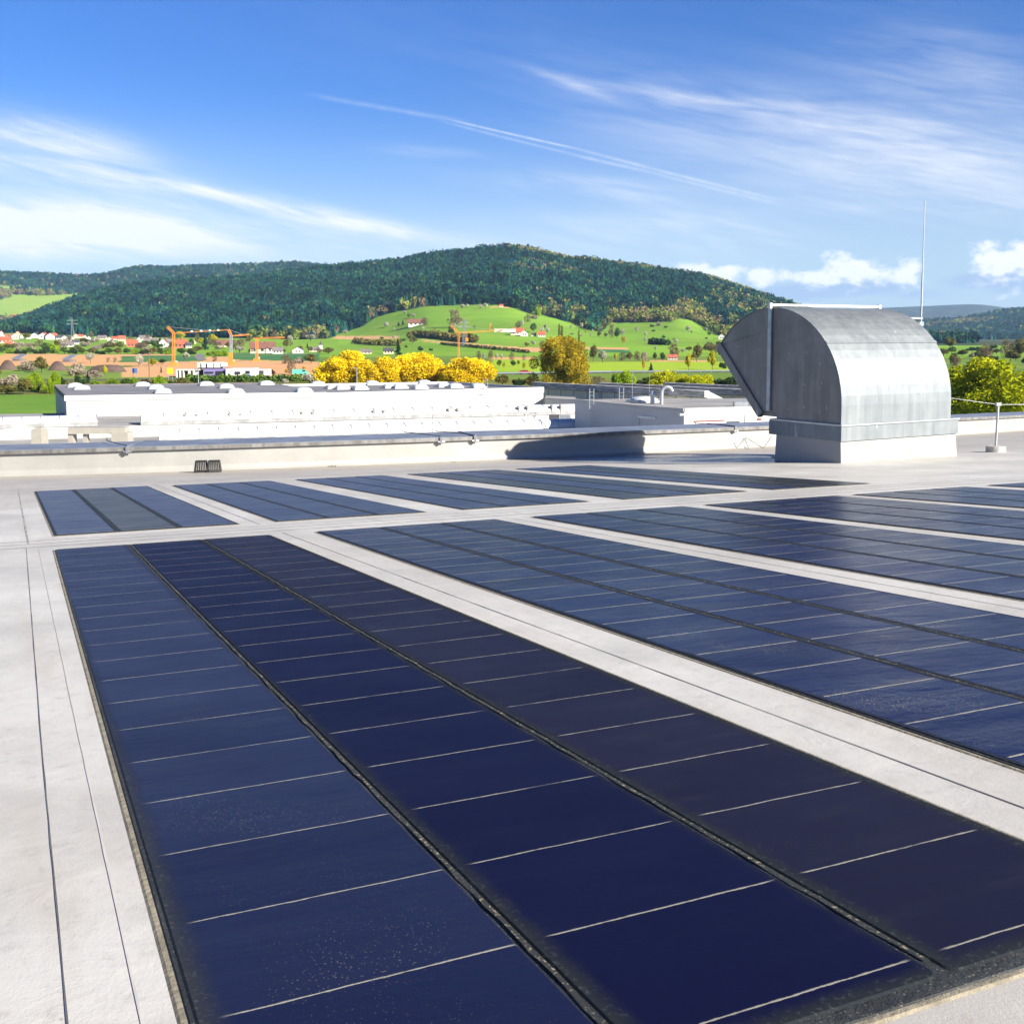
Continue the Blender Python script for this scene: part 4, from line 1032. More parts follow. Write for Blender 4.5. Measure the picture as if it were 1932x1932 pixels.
def crane1x(r, q):
    for f in (.33, .5, .66, .81):
        x, y = 327 + 104 * f, 628 - 5 * f; b = MB(); b.dome(q(x, y + .5, 25 * f), .75, .75, .75, 8, 4); b.build('work_lamp', M['house_white'], r)
crane(327.5, 692, 628, ((326, 629), (432, 622.5), 25), (315.5, 617), 'orange crane with long thin lattice jib, leftmost of the four cranes', 'crane', 480, .95, crane1x, jw=.34)
crane(436, 690, 632, ((434, 634.5), (470, 631.5), 6), (431, 622), 'crane with thin grey mast and short orange jib above the white site building', 'crane_grey', 500, .9,
      lambda r, q: MB().box(-.75, -.7, 0, .75, .7, 5.5).build('lower_mast', M['crane'], r))
crane(484.5, 681, 639, ((478, 638.5), (537, 637), 5), None, 'stout orange crane with flat jib in front of the rusty barn roof', 'crane', 560, 1.05, jw=.62)
def crane4x(r, q):
    b = MB(); truss(b, q(925.5, 625, 20), q(925.5, 610, 20), .7, 5); b.build('vertical_pole', M['crane'], r)
    b = MB(); b.box(-5, -.1, -.8, 5, .1, .8, M=Matrix.Translation(q(953, 624, 25))); b.build('banner', M['house_white'], r)
    b = MB(); b.tube(q(881, 628, 5), q(881, 640, 5), .09, n=5); b.box(-.6, -.5, -.8, .6, .5, .8, M=Matrix.Translation(q(881, 641, 5))); b.build('hook_block', M['crane'], r)
crane(865.5, 689, 629, ((858, 629), (972, 621.5), 32), (850, 613.5), 'orange crane rising behind the golden trees with jib reaching right', 'crane', 490, .7, crane4x, jw=.45)

def pylon(x, base, top, lab):
    p = on_ground(x, base); k = p.y / FPX; H_ = (base - top) * k
    r = empty('power_pylon', p, .5, label=lab, cat='pylon', group='lattice power pylons')
    b = MB(); s0, s1 = H_ * .07, H_ * .015
    for sx in (-1, 1):
        for sy in (-1, 1): b.tube((sx*s0, sy*s0, -1), (sx*s1, sy*s1, H_), .17, .10, 4)
    n = 9
    for i in range(n):
        f0, f1 = i / n, (i+1) / n; a0 = s0 + (s1-s0)*f0; a1 = s0 + (s1-s0)*f1
        for (c0, c1) in (((-1,-1),(1,-1)), ((1,-1),(1,1)), ((1,1),(-1,1)), ((-1,1),(-1,-1))):
            b.tube((c0[0]*a0, c0[1]*a0, H_*f0), (c1[0]*a1, c1[1]*a1, H_*f1), .06, n=4); b.tube((c1[0]*a0, c1[1]*a0, H_*f0), (c0[0]*a1, c0[1]*a1, H_*f1), .06, n=4)
    b.build('tower', M['pylon'], r)
    for f, w in ((.70, .26), (.86, .20)):
        c = MB(); c.tube((-H_*w, 0, H_*f), (0, 0, H_*(f+.05)), .16, n=4); c.tube((H_*w, 0, H_*f), (0, 0, H_*(f+.05)), .16, n=4); c.tube((-H_*w, 0, H_*f), (H_*w, 0, H_*f), .16, n=4); c.build('cross_arm', M['pylon'], r)
pylon(137, 641, 600, 'faint lattice power pylon above the village against the dark forest')
pylon(876, 655, 602, 'lattice power pylon on the meadow behind the right-hand crane')

def rect_on(b, x0, y0, x1, y1, Y, d, mi=0):
    """box whose front spans a measured rectangle at distance Y, d deep"""
    a = at(x0, y1, Y); c = at(x1, y0, Y); b.box(a.x, Y, a.z, c.x, Y + d, c.z, mi)
def rel(b, o):
    b.v = [tuple(Vector(v) - o) for v in b.v]; return b
def site_building():
    Y = 352; o = at(420, 712, Y); o.z = 0
    r = empty('site_building', o, label='flat-roofed white building under construction with violet middle section beside the road', cat='building')
    def part(name, mat, rects, Y0, d):
        b = MB()
        for q in rects: rect_on(b, *q, Y0, d)
        return rel(b, o).build(name, M[mat], r)
    part('white_wing', 'house_white', [(426, 696, 472, 713.5)], Y, 12)
    part('violet_section', 'purple', [(384, 696.5, 425.8, 713)], Y + 1, 11)
    part('upper_storey', 'house_white', [(372, 684, 377, 694), (380, 684.5, 387, 694), (391, 684, 402, 694), (404, 684, 415, 694), (417, 685, 420.5, 692)], Y + 3, 6)
    part('upper_core', 'concrete', [(374, 685.5, 419, 696.3)], Y + 9.3, 3)
    part('concrete_frame', 'offwhite', [(332, 697, 372, 699.5), (332, 699.5, 334.5, 714), (338, 699.5, 341, 714), (345, 699.5, 346.5, 714), (355, 699.5, 359, 714), (364, 699.5, 367, 714)], Y, 5)
    part('back_wall', 'tile_dark', [(332, 698, 383.5, 713)], Y + 6, 3)
    part('end_wing', 'house_white', [(472.3, 697.5, 502, 711)], Y + 12.5, 8)
    for q in ((443, 701.5, 453, 706), (463.5, 700, 471, 705.5)): part('window', 'window', [q], Y - .12, .2)
    part('window', 'window', [(386, 701.5, 402.5, 705)], Y + .85, .3)
    part('doorway', 'dark', [(407, 700.5, 424, 713)], Y + .85, .3)
    part('window', 'window', [(489, 699.5, 497, 706)], Y + 12.3, .3)
    part('board_stack', 'wood', [(394, 710, 412, 713.5)], Y - 4, 2)
site_building()

def heap(x, y, w, h, lab, long=False):
    p = on_ground(x, y); k = p.y / FPX; W, H_ = w * k / 2, h * k
    r = MB(); n, m = 28, 9; vs = []
    for j in range(m):
        f = j / (m - 1)
        for i in range(n):
            th = 2*math.pi*i/n; q = (1 - f) ** (.8 if not long else .45) * (1 + .12 * math.sin(th * 3 + x) * (1 - f))
            vs.append((W*q*math.cos(th), W*.8*q*math.sin(th) * (.5 if long else 1), H_ * (math.sin(f * math.pi/2) ** 1.15) - .3))
    fs = [(j*n+i, j*n+(i+1) % n, (j+1)*n+(i+1) % n, (j+1)*n+i) for j in range(m-1) for i in range(n)]
    r.add(vs, fs, 0, True); o = r.build('soil_heap', M['soil'], label=lab, cat='soil heap', group='dark soil heaps by the brown field'); o.location = p
heap(15, 698, 34, 20, 'dark brown soil heap at the left edge of the photo')
heap(109, 699, 36, 19, 'dark brown pointed soil heap behind the pale bushes')
heap(205, 702, 78, 15, 'long low dark soil heap left of the blue sign', True)
def canopy(x, y, w, h, lab):
    p = on_ground(x, y); k = p.y / FPX; W, H_ = w*k, h*k
    r = empty('field_shed', p, label=lab, cat='shed', group='pale sheds on the brown field')
    b = MB(); b.box(-W/2, 0, -.5, W/2, 7, H_*.35); b.build('wall', M['tile_grey'], r)
    f = MB(); f.add([(-W*.62,-.5,H_*.36),(W*.42,-.5,H_*.36),(W*.62,7.5,H_),(-W*.3,7.5,H_),(-W*.62,-.5,H_*.36+.25),(W*.42,-.5,H_*.36+.25),(W*.62,7.5,H_+.25),(-W*.3,7.5,H_+.25)], [(3,2,1,0),(4,5,6,7),(0,1,5,4),(1,2,6,5),(2,3,7,6),(3,0,4,7)]); f.build('roof', M['zinc_pale'], r)
canopy(31, 682, 15, 12, 'pale grey mono-pitch shed behind the leftmost soil heap')
canopy(126, 684, 15, 13, 'pale grey mono-pitch shed behind the pointed soil heap')

def sign(x, y0, y1, w, mat, lab, Y):
    a, c = at(x, y1, Y), at(x, y0, Y); o = Vector((a.x, Y, 0)); k = Y / FPX
    r = empty('road_sign', o, label=lab, cat='sign')
    b = MB(); b.box(-w*k/2, -.05, a.z, w*k/2, .05, c.z); b.build('panel', M[mat], r)
    for s_ in (-1, 1):
        q = MB(); q.tube((s_*w*k*.35, .12, -.3), (s_*w*k*.35, .12, c.z - .1), .06); q.build('post', M['steel'], r)
sign(254, 695, 704, 9.5, 'blue', 'square blue sign board in front of the reddish earth', 335)
sign(321, 694.5, 705.5, 11, 'yellow', 'bright yellow sign board beside the unfinished concrete frame', 335)
def lamp(x, y, top, Y, lab):
    p = at(x, y, Y); p.z = 0; H_ = at(x, top, Y).z
    r = empty('street_lamp', p, label=lab, cat='street lamp', group='street lamps along the road')
    b = MB(); b.tube((0,0,-.2), (0,0,H_), .12, .08); b.build('pole', M['steel'], r)
    h_ = MB(); h_.box(-.8, -.12, H_ - .02, .12, .12, H_ + .12); h_.build('lamp_head', M['zinc_pale'], r)
lamp(374.6, 728, 698, 240, 'slim street lamp rising behind the corrugated hall, left one')
lamp(673.5, 728, 695, 225, 'slim street lamp in front of the golden trees')
def post(x, top, Y, lab):
    p = at(x, 700, Y); p.z = 0; b = MB(); b.tube((0,0,-.3), (0,0,at(x, top, Y).z), .16, .12); b.box(-1.6, -.06, at(x, top, Y).z - .5, 1.6, .06, at(x, top, Y).z - .3)
    o = b.build('utility_pole', M['wood'], label=lab, cat='pole'); o.location = p
post(281.5, 665, 330, 'brown wooden utility pole between the blue and yellow signs')
def guard_rail():
    pts = [p + Vector((0, -4.3, 0)) for p in road_pts[2:6]]; o = pts[0].copy(); o.z = 0
    r = empty('guard_rail', o, label='long grey steel guard rail along the near edge of the valley road', cat='guard rail')
    b = MB()
    for a, c in zip(pts[:-1], pts[1:]):
        a, c = a - o, c - o; d = (c - a).normalized(); n = Vector((-d.y, d.x, 0)) * .05
        b.add([a-n+Vector((0,0,.45)), c-n+Vector((0,0,.45)), c-n+Vector((0,0,.85)), a-n+Vector((0,0,.85)), a+n+Vector((0,0,.45)), c+n+Vector((0,0,.45)), c+n+Vector((0,0,.85)), a+n+Vector((0,0,.85))], [(0,1,2,3),(7,6,5,4),(3,2,6,7),(4,5,1,0)])
    b.build('rail', M['rail'], r)
    q = MB(); tot = 0
    for a, c in zip(pts[:-1], pts[1:]):
        n = int((c - a).length / 4)
        for i in range(n):
            p = a.lerp(c, i / n) - o; q.box(p.x-.05, p.y+.07, -.2, p.x+.05, p.y+.17, .8)
    q.build('posts', M['steel'], r)['kind'] = 'stuff'
guard_rail()
def car(x, y, mat, lab, L=4.5, van=False, flip=1, Y=None):
    p = on_ground(x, y); p.z += .04
    r = empty('parked_van' if van else 'car', p, 0.12, label=lab, cat='van' if van else 'car')
    hw = .88; top = 1.95 if van else 1.42
    prof = [(-L/2,.35),(-L/2,.85),(-L*.40,.95),(-L*.27,top-.05),(L*.18,top),(L*.33,.95),(L*.48,.85),(L/2,.6),(L/2,.35)] if not van else [(-L/2,.35),(-L/2,top-.1),(-L*.45,top),(L*.28,top),(L*.38,1.1),(L*.48,.95),(L/2,.6),(L/2,.35)]
    prof = [(a*flip, z) for a, z in prof]; n = len(prof); b = MB()
    b.add([(a, -hw, z) for a, z in prof] + [(a, hw, z) for a, z in prof], [tuple(range(n)) if flip < 0 else tuple(range(n-1, -1, -1)), tuple(range(n, 2*n)) if flip < 0 else tuple(range(2*n-1, n-1, -1))][:2] + [(i, (i+1) % n, (i+1) % n + n, i + n) for i in range(n)])
    b.build('body', M[mat], r)
    if not van:
        w = MB()
        for s_ in (-1, 1): w.add([(flip*a, s_*(hw+.012), z) for a, z in ((-L*.36,.98),(-L*.25,top-.12),(L*.16,top-.09),(L*.27,.98))], [(0,1,2,3)])
        w.build('window', M['window'], r)
    else:
        w = MB()
        for s_ in (-1, 1): w.add([(flip*a, s_*(hw+.012), z) for a, z in ((L*.12,1.15),(L*.12,top-.2),(L*.27,top-.2),(L*.35,1.15))], [(0,1,2,3)])
        w.build('window', M['window'], r)
    for sx in (-.3, .3):
        for sy in (-1, 1): q = MB(); q.tube((sx*L, sy*(hw-.18), .32), (sx*L, sy*(hw+.03), .32), .32, n=14); q.build('wheel', M['black'], r)
car(990, 706.5, 'paint_red', 'red car driving on the valley road right of the golden trees')
car(463, 716, 'paint_blue', 'dark blue car on the road below the white site building', flip=-1)
car(567, 708, 'paint_green', 'teal and white van parked at the edge of the reddish earth', 5.4, True)

# ------------------------------------------------------------------ low factory halls beyond our roof
def xy(x, y, z): p = on_z(x, y, z); return (p.x, p.y)
def prism(name, poly, z0, z1, mat, parent, o, mi_top=None, top=True):
    b = MB(); n = len(poly)
    vs = [(x - o.x, y - o.y, z0 - o.z) for x, y in poly] + [(x - o.x, y - o.y, z1 - o.z) for x, y in poly]
    b.add(vs, [(i, (i+1) % n, (i+1) % n + n, i + n) for i in range(n)])
    if top: b.add(vs, [tuple(range(n, 2*n))])
    return b.build(name, M[mat], parent)
def sheet(name, poly, z, mat, parent, o, t=.06):
    b = MB(); n = len(poly); vs = [(x-o.x, y-o.y, z-o.z) for x, y in poly] + [(x-o.x, y-o.y, z+t-o.z) for x, y in poly]
    b.add(vs, [tuple(range(n, 2*n))] + [(i, (i+1) % n, (i+1) % n + n, i + n) for i in range(n)])
    return b.build(name, M[mat], parent)
def ccw(p): return p if sum(a[0]*b[1]-b[0]*a[1] for a, b in zip(p, p[1:] + p[:1])) > 0 else p[::-1]
def edge_wall(b, p, q, z0, z1, th, o):
    """upright slab along p-q"""
    p, q = Vector((*p, 0)), Vector((*q, 0)); d = (q - p).normalized(); n = Vector((-d.y, d.x, 0)) * th / 2
    c = [p - n, q - n, q + n, p + n]; vs = [(v.x-o.x, v.y-o.y, z0-o.z) for v in c] + [(v.x-o.x, v.y-o.y, z1-o.z) for v in c]
    b.add(vs, [(3,2,1,0),(4,5,6,7),(0,1,5,4),(1,2,6,5),(2,3,7,6),(3,0,4,7)])
def skylight(parent, o, x, y, z, w=1.35, ang=.42):
    p = on_z(x, y, z); M_ = Matrix.Translation(Vector((p.x, p.y, z)) - o) @ Matrix.Rotation(ang, 4, 'Z')
    d = MB(); d.dome((0,0,.22), w*.62, w*.62, .34, 16, 5, square=.8); s_ = d.build('skylight', M['acryl'], parent); s_.matrix_local = M_
    c = MB(); c.box(-w*.6, -w*.6, 0, w*.6, w*.6, .20); c.build('curb', M['zinc_pale'], s_)

def hall_left():
    z = 8.0; FL, FR, BL = xy(125, 748, z), xy(616, 741.6, z), xy(104, 729, z)
    BR = (FR[0] + BL[0] - FL[0], FR[1] + BL[1] - FL[1]); o = Vector((*FL, 0))
    r = empty('corrugated_hall', o, label='long white corrugated hall with flat grey roof and domed skylights, left', cat='factory hall')
    poly = ccw([FL, FR, BR, BL])
    prism('side_wall', poly, 0, z - .05, 'offwhite', r, o)
    d = Vector((FR[0]-FL[0], FR[1]-FL[1], 0)); L = d.length; d.normalize(); nrm = Vector((d.y, -d.x, 0))
    b = MB(); b.box(0, -.12, 0, L, 0, z - .45); w = b.build('cladding', M['corr'], r); w.rotation_euler = (0, 0, math.atan2(d.y, d.x)); w.location = nrm * .01
    b = MB(); b.box(-.15, -.22, z - .42, L, -.01, z + .08); f = b.build('fascia', M['fascia'], r); f.rotation_euler = w.rotation_euler
    sheet('roof', poly, z, 'roofgrey', r, o)
    b = MB(); edge_wall(b, FL, BL, z - .35, z + .12, .2, o); edge_wall(b, BL, BR, z, z + .18, .2, o); b.build('roof_edge', M['tile_grey'], r)
    for p in ((141.7,731.5),(154.5,736),(268.7,729.4),(294.5,735),(307,742.5),(389,728.4),(426.7,733.4),(444.5,742.5),(502.4,727),(573,740.5)): skylight(r, o, *p, z)
hall_left()
def hall_right():
    z = 8.0; FL, FR, BL, BR = xy(616, 741.6, z), xy(1025, 730.8, z), xy(514, 725.8, z), xy(845, 720.6, z); o = Vector((*FL, 0))
    r = empty('white_hall', o, label='plain white hall with raised roof edge and skylights, right of the corrugated hall', cat='factory hall')
    prism('wall', ccw([FL, FR, BR, BL]), 0, z - .3, 'white', r, o)
    sheet('roof', ccw([FL, FR, BR, BL]), z - .3, 'roofgrey', r, o, .05)
    b = MB()
    for a, c in ((FL, FR), (FR, BR), (BR, BL), (BL, FL)): edge_wall(b, a, c, z - .6, z + .02, .22, o)
    b.build('roof_edge', M['white'], r)
    for p in ((599.7,727.5),(628.3,733.5),(646.2,734.8),(679.5,735.3),(702,726.5),(735.8,732.5),(754.5,733),(792.4,733.5),(799.8,725),(836.4,730.6),(858.6,731.6),(901.6,731.6)): skylight(r, o, *p, z - .25)
    a = Vector((*FL, 0)); c = Vector((*FR, 0)); q = a.lerp(c, .70) + Vector((.3, -.5, 0)) - o
    ladder('ladder', q, z + 1.2, z - 4.5, 'zinc_pale', r)
def ladder(name, q, ztop, zbot, mat, parent, w=.45):
    b = MB()
    for s_ in (-1, 1): b.tube((q.x + s_*w/2, q.y, zbot), (q.x + s_*w/2 + .02, q.y, ztop), .035, n=6)
    for i in range(int((ztop - zbot) / .33)): b.tube((q.x - w/2, q.y, zbot + .33*i + .15), (q.x + w/2, q.y, zbot + .33*i + .15), .022, n=5)
    return b.build(name, M[mat], parent)
hall_right()

def barrel(parent, o, pts, z, wid, rise, ribs, curb_h=.35):
    """barrel rooflight along the line pts (world xy, front-bottom edge)"""
    a, c = Vector((*pts[0], 0)), Vector((*pts[1], 0)); d = c - a; L = d.length; d.normalize(); ang = math.atan2(d.y, d.x)
    M_ = Matrix.Translation(Vector((a.x, a.y, z)) - o) @ Matrix.Rotation(ang, 4, 'Z')
    b = MB(); b.box(0, 0, 0, L, wid, curb_h); cu = b.build('rooflight', M['curb'], parent); cu.matrix_local = M_
    v = MB(); n = 10; vs = []
    for xx in (.05, L - .05):
        for i in range(n + 1): th = math.pi * i / n; vs.append((xx, wid/2 - (wid/2 - .06) * math.cos(th), curb_h + rise * math.sin(th)))
    v.add(vs, [(i, n+1+i, n+2+i, i+1) for i in range(n)], 0, True); v.add(vs, [tuple(range(n, -1, -1)), tuple(range(n+1, 2*n+2))]); v.build('vault', M['acryl'], cu)
    rb = MB()
    for k in range(ribs + 1):
        xx = .05 + (L - .1) * k / ribs; pv = [(xx, wid/2 - (wid/2 - .03) * math.cos(math.pi*i/n), curb_h + (rise + .02) * math.sin(math.pi*i/n)) for i in range(n + 1)]
        rb.path(pv, .025, 5)
    rb.build('ribs', M['zinc_pale'], cu)['kind'] = 'stuff'
    return cu, L
def cowl(parent, o, x, y, Y, z):
    p = at(x, y, Y); b = MB(); q = Vector((p.x, p.y, 0)) - o
    b.tube((q.x, q.y, z - o.z), (q.x, q.y, p.z - .1 - o.z), .08, n=8); b.dome((q.x, q.y, p.z - .12 - o.z), .20, .20, .18, 10, 4); b.tube((q.x, q.y, p.z-.18-o.z), (q.x, q.y, p.z-.12-o.z), .20, n=10)
    b.build('vent_cowl', M['cowl'], parent)

def low_hall():
    zu = 6.0                                          # upper roof level, its white front wall faces our roof
    top = [(-260, 816), (0, 809), (483, 799), (966, 786), (1200, 779)]
    T = [xy(x, y, zu) for x, y in top]; o = Vector((*T[2], 0))
    r = empty('low_hall', o, label='low white hall with two long barrel rooflights between our parapet and the tall halls', cat='factory hall')
    back = [(T[-1][0] + 3, T[-1][1] + 16), (T[3][0] - 6, T[3][1] + 12), (T[0][0] - 10, T[0][1] + 18)]
    prism('wall', ccw(T + back), 0, zu - .02, 'white', r, o, top=False)
    sheet('roof', ccw(T + back), zu - .02, 'roofgrey2', r, o, .04)
    z2 = 5.0; near = [(-70, 46), (46, 60), (T[-1][0] + 2, T[-1][1] - .1)] + [(x, y - .05) for x, y in T[::-1]]
    sheet('lower_roof', ccw(near), z2, 'roofgrey2', r, o, .05)
    b = MB(); edge_wall(b, (-70, 46), (46, 60), 0, z2 + .3, .3, o); b.build('front_wall', M['white'], r)
    # rooflight on the upper roof: a short left piece and the long one
    off = lambda p, k: (p[0], p[1] + k)
    barrel(r, o, [off(xy(-150, 814, zu), .3), off(xy(182, 804.5, zu), .3)], zu + .02, 2.3, .55, 9)
    barrel(r, o, [off(xy(262, 804, zu), .5), off(xy(1097, 782.5, zu), .8)], zu + .02, 2.3, .60, 22)
    for (x, y) in ((348.7,783.6),(370.7,783.6),(432.5,782),(453.7,782.8),(569,779),(589.4,779),(704.6,776),(723.8,776),(845.8,772.5),(863,772.5),(978,768.4),(994.4,768),(1041,765.7),(1057.5,765.7)):
        p = xy(x, 800 - (x - 480) * .0262, zu); cowl(r, o, x, y - 1, p[1] + 1.8, zu)
    p0, p1 = xy(300, 838, 5.05), xy(1176, 812, 5.05)
    barrel(r, o, [p0, p1], 5.06, 2.2, .72, 26, .4)
    for (x, y) in ((408.7,823),(436,822.4),(610,815.7),(634.7,815),(779.5,810.6),(802.3,810),(934,806),(955.3,805.5),(1093,800),(1112.6,799.5)):
        f = (x - 300) / 876; cowl(r, o, x, y - 2, p0[1] + (p1[1]-p0[1]) * f + 1.2, 5.1)
    q = at(1006, 790, 107) - o; ladder('ladder', q, at(1006, 774, 107).z, 3.5, 'zinc_pale', r, .5)
    b = MB(); p = at(1036, 790, 106.2) - o; b.box(p.x, p.y, 4, p.x + 1.0, p.y + .6, zu + .15 - o.z); b.build('dark_post', M['tile_dark'], r)
    b = MB(); b.box(p.x + 1.05, p.y, 4, p.x + 2.1, p.y + .6, zu + .12 - o.z); b.build('grey_post', M['zinc_pale'], r)
    # ventilation gear standing on the lower roof, left
    def vent(name, parts, Y, lab):
        c = at(parts[0][0], parts[0][3], Y); oo = Vector((c.x, Y, 5.05)); e = empty(name, oo, label=lab, cat='ventilation unit', group='beige ventilation units on the low roof')
        for i, (x0, y0, x1, y1, d) in enumerate(parts):
            b = MB(); a = at(x0, y1, Y); cc = at(x1, y0, Y); b.box(a.x-oo.x, -d/2 + i*.01, 0 if y1 > 830 else a.z-oo.z, cc.x-oo.x, d/2 - i*.012, cc.z-oo.z)
            b.build(('casing', 'duct', 'hood', 'cap_box')[i % 4], M['beige'], e)
    vent('ventilation_unit', [(66, 810, 84, 846, 1.2), (70, 806, 82, 810, .9)], 80, 'small beige ventilation box, leftmost on the low roof')
    vent('ventilation_unit', [(133, 818, 141, 846, .8), (133, 806, 240, 818, 1.1), (160, 818, 166, 846, .6), (216, 815, 246, 846, 1.3)], 82, 'long beige ventilation duct on legs in front of the white wall')
low_hall()

def sheds():
    z = 7.9
    def row(i, xa, ya, xb, yb, lab, zt):
        a, c = xy(xa, ya, zt), xy(xb, yb, zt); A, C = Vector((*a, 0)), Vector((*c, 0)); o = A.copy(); d = (C - A); L = d.length; d.normalize()
        r = empty('sawtooth_shed', o, math.atan2(d.y, d.x), label=lab, cat='factory shed', group='grey sawtooth sheds')
        b = MB(); b.box(0, 0, 0, L, .3, zt - .8); b.build('wall', M['shed_wall'], r)
        b = MB(); b.box(-.3, -.35, zt - .72, L, .35, zt); 
        for k in range(3): b.box(-.35, -.42, zt - .70 + k*.25, L, -.36, zt - .52 + k*.25)
        b.build('roof_band', M['shed_band'], r)
        n = int(L / 2.2)
        for k in range(n + 1):
            b = MB(); xx = L * k / n; w = .10 if k % 5 else .5; b.box(xx - w/2, -.10, 0, xx + w/2, -.004, zt - .75); b.build('mullion' if k % 5 else 'pilaster', M['zinc_pale' if k % 5 else 'offwhite'], r)
        rf = MB(); rf.add([(0,.36,zt-.1),(L,.36,zt-.1),(L,7.5,zt-2.6),(0,7.5,zt-2.6),(0,.36,zt-.3),(L,.36,zt-.3),(L,7.5,zt-2.8),(0,7.5,zt-2.8)], [(0,1,2,3),(7,6,5,4),(0,3,7,4),(1,5,6,2),(2,6,7,3)]); rf.build('roof', M['roofgrey2'], r)
        e = MB(); e.add([(L+.02,.0,zt),(L+.02,7.4,zt-2.6),(L+.02,7.4,0),(L+.02,0,0),(L-.2,.0,zt),(L-.2,7.4,zt-2.6),(L-.2,7.4,0),(L-.2,0,0)], [(0,3,2,1),(4,5,6,7),(0,1,5,4)]); e.build('end_wall', M['white'], r)
    row(0, 1011, 721, 1334, 737.5, 'nearest grey sawtooth shed with striped glazed wall behind the middle hall', 7.9)
    row(1, 1134, 722, 1480, 738, 'second grey sawtooth shed showing above the nearest one', 7.6)
    row(2, 1259, 722, 1600, 736, 'third grey sawtooth shed, the one just left of the metal hood', 7.3)
sheds()

def mid_hall():
    z = 8.0; P = [xy(1084.6, 755, z), xy(1197, 766, z), xy(1291, 773, z), xy(1437, 768.5, z), xy(1560, 764, z), xy(1520, 752, z), xy(1176, 752.7, z)]
    o = Vector((*P[2], 0))
    r = empty('middle_hall', o, label='angular pale hall with gooseneck pipe and dome on its flat roof, before the sawtooth sheds', cat='factory hall')
    prism('wall', ccw(P), 0, z - .02, 'white', r, o, top=False); sheet('roof', ccw(P), z - .02, 'roofgrey2', r, o, .05)
    b = MB()
    for a, c in zip(P[:4], P[1:5]): edge_wall(b, a, c, z - .16, z + .10, .18, o)
    b.build('roof_edge', M['offwhite'], r)
    def front(x0, y0, x1, y1, seg, name, mat, out=.08):
        A, C = Vector((*P[seg], 0)), Vector((*P[seg+1], 0)); d = (C - A).normalized(); n = Vector((d.y, -d.x, 0))
        def hit(x, y):
            g = ray(x, y); t = (A.dot(n)) / (g.x*n.x + g.y*n.y); q = at(x, y, t); return q
        a, c = hit(x0, y1), hit(x1, y0); b = MB(); p, q = Vector((a.x, a.y, 0)) + n*out/2, Vector((c.x, c.y, 0)) + n*out/2
        edge_wall(b, (p.x, p.y), (q.x, q.y), a.z, c.z, out, o); b.build(name, M[mat], r)
    front(1309.5, 792, 1366, 796, 2, 'lintel', 'brick_red'); front(1312, 796.2, 1365, 806, 2, 'shutter', 'offwhite', .06); front(1371, 794.5, 1395, 797.5, 2, 'lintel', 'tile_dark')
    front(1429, 789, 1436, 793, 2, 'lintel', 'brick_red'); front(1204, 787, 1238, 788.2, 1, 'pipe', 'zinc_pale'); front(1205, 788, 1206.2, 804, 1, 'pipe', 'zinc_pale'); front(1405, 783, 1408.5, 797, 2, 'downpipe', 'zinc_pale')
    front(1286, 780, 1291, 784, 1, 'wall_lamp', 'zinc_pale', .5)
    skylight(r, o, 1215, 759.5, z, 1.9)
    b = MB(); p = on_z(1248, 763.5, z) - o
    pts = [Vector((p.x, p.y, z))] + [Vector((p.x + .45 - .45*math.cos(t), p.y, z + 1.05 + .45*math.sin(t))) for t in np.linspace(0, math.pi*.95, 9)]
    b.path(pts, .17, 10); b.build('gooseneck_pipe', M['zinc_pale'], r)
    b = MB(); p = on_z(1231, 762.5, z) - o; b.tube((p.x,p.y,z),(p.x,p.y,z+.9),.2,n=10); b.dome((p.x,p.y,z+.85),.33,.33,.3,10,4); b.build('roof_cowl', M['zinc_pale'], r)
    b = MB(); p = on_z(1396, 768.6, z) - o; b.box(p.x-.5, p.y-.3, z+.05, p.x+.6, p.y+.4, z+.45); b.build('roof_box', M['zinc_pale'], r)
    A, C = Vector((*P[0], 0)), Vector((*P[1], 0)); q = A.lerp(C, .36) + Vector((-.35, -.35, 0)) - o; ladder('ladder', q, z + 1.2, 5.8, 'zinc_pale', r, .36)
    for (x, y) in ((1193, 745), (1225, 748)):
        p = on_z(x, 759, z) - o; b = MB(); b.tube((p.x,p.y,z),(p.x,p.y,z+2.6),.014,n=5); b.build('lightning_rod', M['steel'], r)
    p = on_z(1172, 754.5, z) - o; ladder('ladder', p, z + 1.1, z - .5, 'zinc_pale', r, .4)
mid_hall()
def brown_lean_to():
    z = 6.9; P = [xy(1028, 752, z), xy(1086, 755, z), xy(1086, 750, z), xy(1030, 747, z)]; o = Vector((*P[0], 0))
    r = empty('lean_to', o, label='low brown corrugated lean-to between the white hall and the middle hall', cat='shed')
    prism('wall', ccw(P), 0, z - .02, 'shed_wall', r, o, top=False); sheet('roof', ccw(P), z - .02, 'roofgrey2', r, o)
brown_lean_to()

# ------------------------------------------------------------------ our roof (gently falling away from the camera)
H_CAM = 0.70
RN = Vector((-0.02579979, 0.07372802, 0.99694461)); RU = Vector((-0.41873254, 0.90477528, -0.07774805)); RV = Vector((0.90774304, 0.41945903, -0.00752931))
RU.normalize(); RN = (RN - RU * RN.dot(RU)).normalized(); RV = RU.cross(RN).normalized()
O_ROOF = Vector((0, 0, EYE)) - RN * H_CAM          # foot of the camera on the roof
MR = Matrix((RU, RV, -RU.cross(RV) * -1)).transposed()
if RU.cross(RV).dot(RN) < 0:                        # u right-handed frame: x = u, y = -v
    MR = Matrix((RU, -RV, RN)).transposed()
ROOF_M = Matrix.Translation(O_ROOF) @ MR.to_4x4()
SGN = -1 if (ROOF_M.to_3x3() @ Vector((0, 1, 0))).dot(RV) < 0 else 1
def rp(u, v, h=0.0): return O_ROOF + RU * u + RV * v + RN * h
